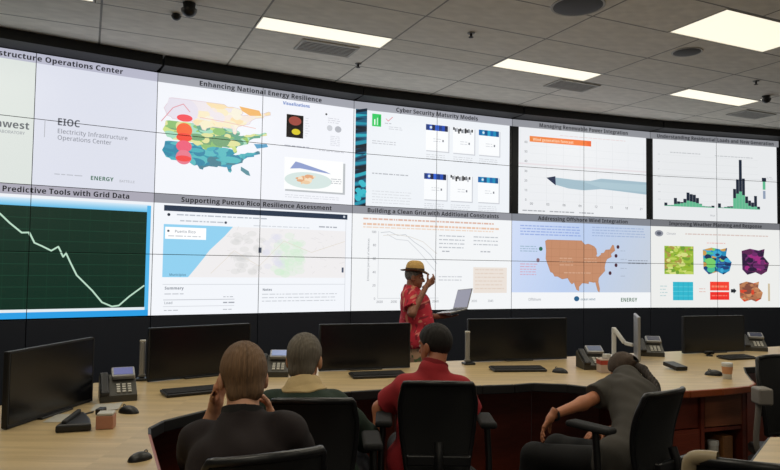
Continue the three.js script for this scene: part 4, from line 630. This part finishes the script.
// man in the red shirt
person('dark haired man in a red polo shirt, seated with one arm hanging beside his chair', {
  look: [-0.72, -0.1, -0.7], skin: skin(0xa9694a), girth: 0.95, scale: 0.94,
  J: { pelvis: [0.2, 0.53, -3.42], waist: [0.205, 0.68, -3.44], neck: [0.235, 0.97, -3.5], head: [0.242, 1.10, -3.56], shL: [0.09, 0.88, -3.5], shR: [0.372, 0.885, -3.46], elL: [-0.04, 0.76, -3.58], elR: [0.445, 0.73, -3.56], wrL: [-0.05, 0.52, -3.50], wrR: [0.44, 0.70, -3.78], knL: [0.08, 0.50, -3.84], knR: [0.32, 0.50, -3.84], anL: [0.08, 0.09, -3.9], anR: [0.32, 0.09, -3.9] },
  handL: { palm: [1, 0, 0], curl: [0.25, 0.3, 0.35, 0.4] }, handR: { palm: [0, -1, 0] },
  hair: { mat: hairMat(0x241c18), thick: 0.011, nape: -0.08, brow: 0.064 }, shirt: { mat: cloth(0x9c1f27), sleeve: 0.78, collarMat: cloth(0x84181f), loose: 0.014 }, pants: { mat: cloth(0x23242a), short: true },
});
// person with the ponytail
const pony = person('person with a long brown ponytail in a grey brown shirt, one arm reaching out', {
  look: [-0.5, -0.75, -0.72], up: [-0.2, 1, -0.4], skin: skin(0xb27250), scale: 0.88, girth: 0.92,
  J: { pelvis: [1.23, 0.53, -3.46], waist: [1.38, 0.66, -3.64], neck: [1.435, 0.86, -4.04], head: [1.46, 0.885, -4.17], shL: [1.325, 0.825, -3.93], shR: [1.575, 0.795, -4.08], elL: [1.10, 0.757, -3.80], elR: [1.50, 0.6, -3.98], wrL: [0.895, 0.719, -3.66], wrR: [1.26, 0.58, -3.9], knL: [0.80, 0.50, -3.66], knR: [0.97, 0.50, -3.84], anL: [0.74, 0.09, -3.72], anR: [0.90, 0.09, -3.92] },
  handL: { dir: [-0.55, -0.8, 0.1], palm: [0.6, -0.5, 0.4], curl: [0.25, 0.3, 0.4, 0.45], thumb: 0.2 }, handR: { palm: [0, -1, 0] },
  hair: { mat: hairMat(0x5c4736), thick: 0.016, nape: -0.09, brow: 0.06, extra: [[[0, 0.02, -0.11], [0, 0.0, -0.128], 0.03, 0.024]] }, shirt: { mat: cloth(0x38342e), sleeve: 0.62, loose: 0.022, noCollar: true }, pants: { mat: cloth(0x060607) }, toe: [-0.7, 0, -0.7],
});
{ const b = pony.base, P = [[1.51, 0.935, -4.11], [1.54, 0.915, -4.05], [1.555, 0.865, -3.96], [1.55, 0.81, -3.87], [1.53, 0.755, -3.79]].map((p) => V3(...p).sub(b));
  const f = blend(P.slice(0, -1).map((p, i) => capsule(p, P[i + 1], [0.022, 0.026, 0.024, 0.02][i], [0.026, 0.024, 0.02, 0.01][i])), 0.01), [lo, hi] = bounds(P, 0.05);
  part('ponytail', netMesh((x, y, z) => f(x, y, z) + 0.0015 * Math.sin(x * 300 + z * 260), lo, hi, 0.006), hairMat(0x35271d), pony.t);
  part('hair_tie', new THREE.TorusGeometry(0.024, 0.006, 8, 20).translate(P[0].x, P[0].y, P[0].z), M.matte, pony.t);
  const w = pony.J.wrL, d = w.clone().sub(pony.J.elL).normalize(), g = new THREE.TorusGeometry(0.031, 0.007, 10, 28); g.applyQuaternion(new THREE.Quaternion().setFromUnitVectors(V3(0, 0, 1), d)); part('wristband', g.translate(w.x - d.x * 0.02, w.y - d.y * 0.02, w.z - d.z * 0.02), M.matte, pony.t, 'black wristband'); }
// man in the straw hat
const floral = noiseTexture(256, (() => { const A = lattice(256, 6), B = lattice(256, 9), C = lattice(256, 14); return (x, y) => { const a = A(x, y), b = B(x, y), c = C(x, y); if (a > 0.74) return [206, 130, 104]; if (b > 0.74) return [136, 34, 48]; if (c > 0.82) return [214, 120, 110]; return [194, 44, 62]; }; })()); floral.colorSpace = THREE.SRGBColorSpace;
const palm = noiseTexture(256, (() => { const A = lattice(256, 8), B = lattice(256, 12); return (x, y) => { const a = A(x, y), b = B(x, y); return a > 0.55 ? [190, 150, 120] : b > 0.6 ? [86, 104, 70] : [150, 120, 100]; }; })()); palm.colorSpace = THREE.SRGBColorSpace;
const hatMan = person('standing man in a straw hat and red flowered shirt, holding a laptop', {
  look: [0.98, -0.1, 0.18], skin: skin(0x8d5b44), scale: 0.94, girth: 1.02, belly: [0.07, 0.02, 0],
  J: { pelvis: [0.255, 0.80, -6.8], waist: [0.25, 0.93, -6.8], neck: [0.225, 1.275, -6.8], head: [0.262, 1.41, -6.79], shL: [0.205, 1.215, -6.975], shR: [0.20, 1.215, -6.625], elL: [0.33, 1.0, -6.99], elR: [0.225, 1.06, -6.50], wrL: [0.555, 1.0, -6.93], wrR: [0.37, 1.325, -6.60], knL: [0.28, 0.45, -6.88], knR: [0.27, 0.45, -6.72], anL: [0.22, 0.085, -6.9], anR: [0.22, 0.085, -6.7], hipL: [0.255, 0.78, -6.88], hipR: [0.255, 0.78, -6.72] },
  handL: { palm: [0, 1, 0], dir: [0.95, 0.05, 0.1], curl: [0.12, 0.12, 0.15, 0.2], thumb: 0.1 }, handR: { dir: [0.72, 0.6, -0.35], palm: [-0.5, 0.2, -0.8], curl: [0.5, 0.55, 0.6, 0.65] },
  hair: { mat: hairMat(0x9a958e), thick: 0.01, nape: -0.07, brow: 0.06 }, shirt: { mat: cloth(0xffffff, { map: rep(floral, 0.9), bumpMap: null }), sleeve: 0.72, hem: 0.1, loose: 0.02 }, pants: { mat: cloth(0xffffff, { map: rep(palm, 0.9), bumpMap: null }), short: true }, toe: [1, 0, 0],
});
{ const tilt = new THREE.Matrix4().copy(hatMan.basis).multiply(new THREE.Matrix4().makeRotationX(-0.06)).multiply(new THREE.Matrix4().makeTranslation(0, 0.062, -0.006));
  const L = (pts) => new THREE.LatheGeometry(pts.map((p) => new THREE.Vector2(...p)), 48).scale(0.93, 1, 1.08);
  const brim = L([[0.092, 0.0], [0.115, -0.006], [0.14, -0.004], [0.149, 0.004], [0.147, 0.008], [0.115, 0.0], [0.094, 0.008]]), p = brim.attributes.position; for (let i = 0; i < p.count; i++) { const x = p.getX(i), z = p.getZ(i), r = Math.hypot(x, z); if (r > 0.1) p.setY(i, p.getY(i) + Math.abs(x) ** 2 * 0.9 - Math.max(0, z) ** 2 * 1.4); } brim.computeVertexNormals();
  const hat = part('hat', [L([[0.096, 0], [0.095, 0.03], [0.09, 0.06], [0.078, 0.088], [0.055, 0.108], [0.03, 0.115], [0, 0.116]])].map((g) => g.applyMatrix4(tilt)), std(0xcda562, 0.85, { bumpMap: rep(weave, 8), bumpScale: 0.002 }), hatMan.t);
  part('brim', brim.applyMatrix4(tilt), std(0x6d5236, 0.85, { bumpMap: rep(weave, 8), bumpScale: 0.002 }), hat); part('hat_band', L([[0.0975, 0.002], [0.0965, 0.032], [0.094, 0.032], [0.095, 0.002]]).applyMatrix4(tilt), std(0x3a2a1e, 0.8), hat, 'dark hat band'); }
{ const t = thing('laptop', 'open silver laptop held up by the man in the straw hat', 'laptop', [0.645, 1.06, -6.87], R(-66));
  t.quaternion.premultiply(new THREE.Quaternion().setFromAxisAngle(V3(0, 0, 1), 0.22));
  part('base', box(0.3, 0.016, 0.21, 0, 0, 0, 0.005), M.silver, t); part('keyboard', box(0.27, 0.002, 0.1, 0, 0.009, -0.03, 0), M.keys, t);
  const lid = part('lid', box(0.3, 0.21, 0.008, 0, 0.105, 0, 0.003), M.silver, t); lid.position.set(0, 0.008, -0.105); lid.rotation.x = R(-30); part('screen', box(0.285, 0.19, 0.002, 0, 0.106, 0.0046, 0), lcdMat(0xc4c4dc, 0.42), lid); }
renderer.render(scene, camera);
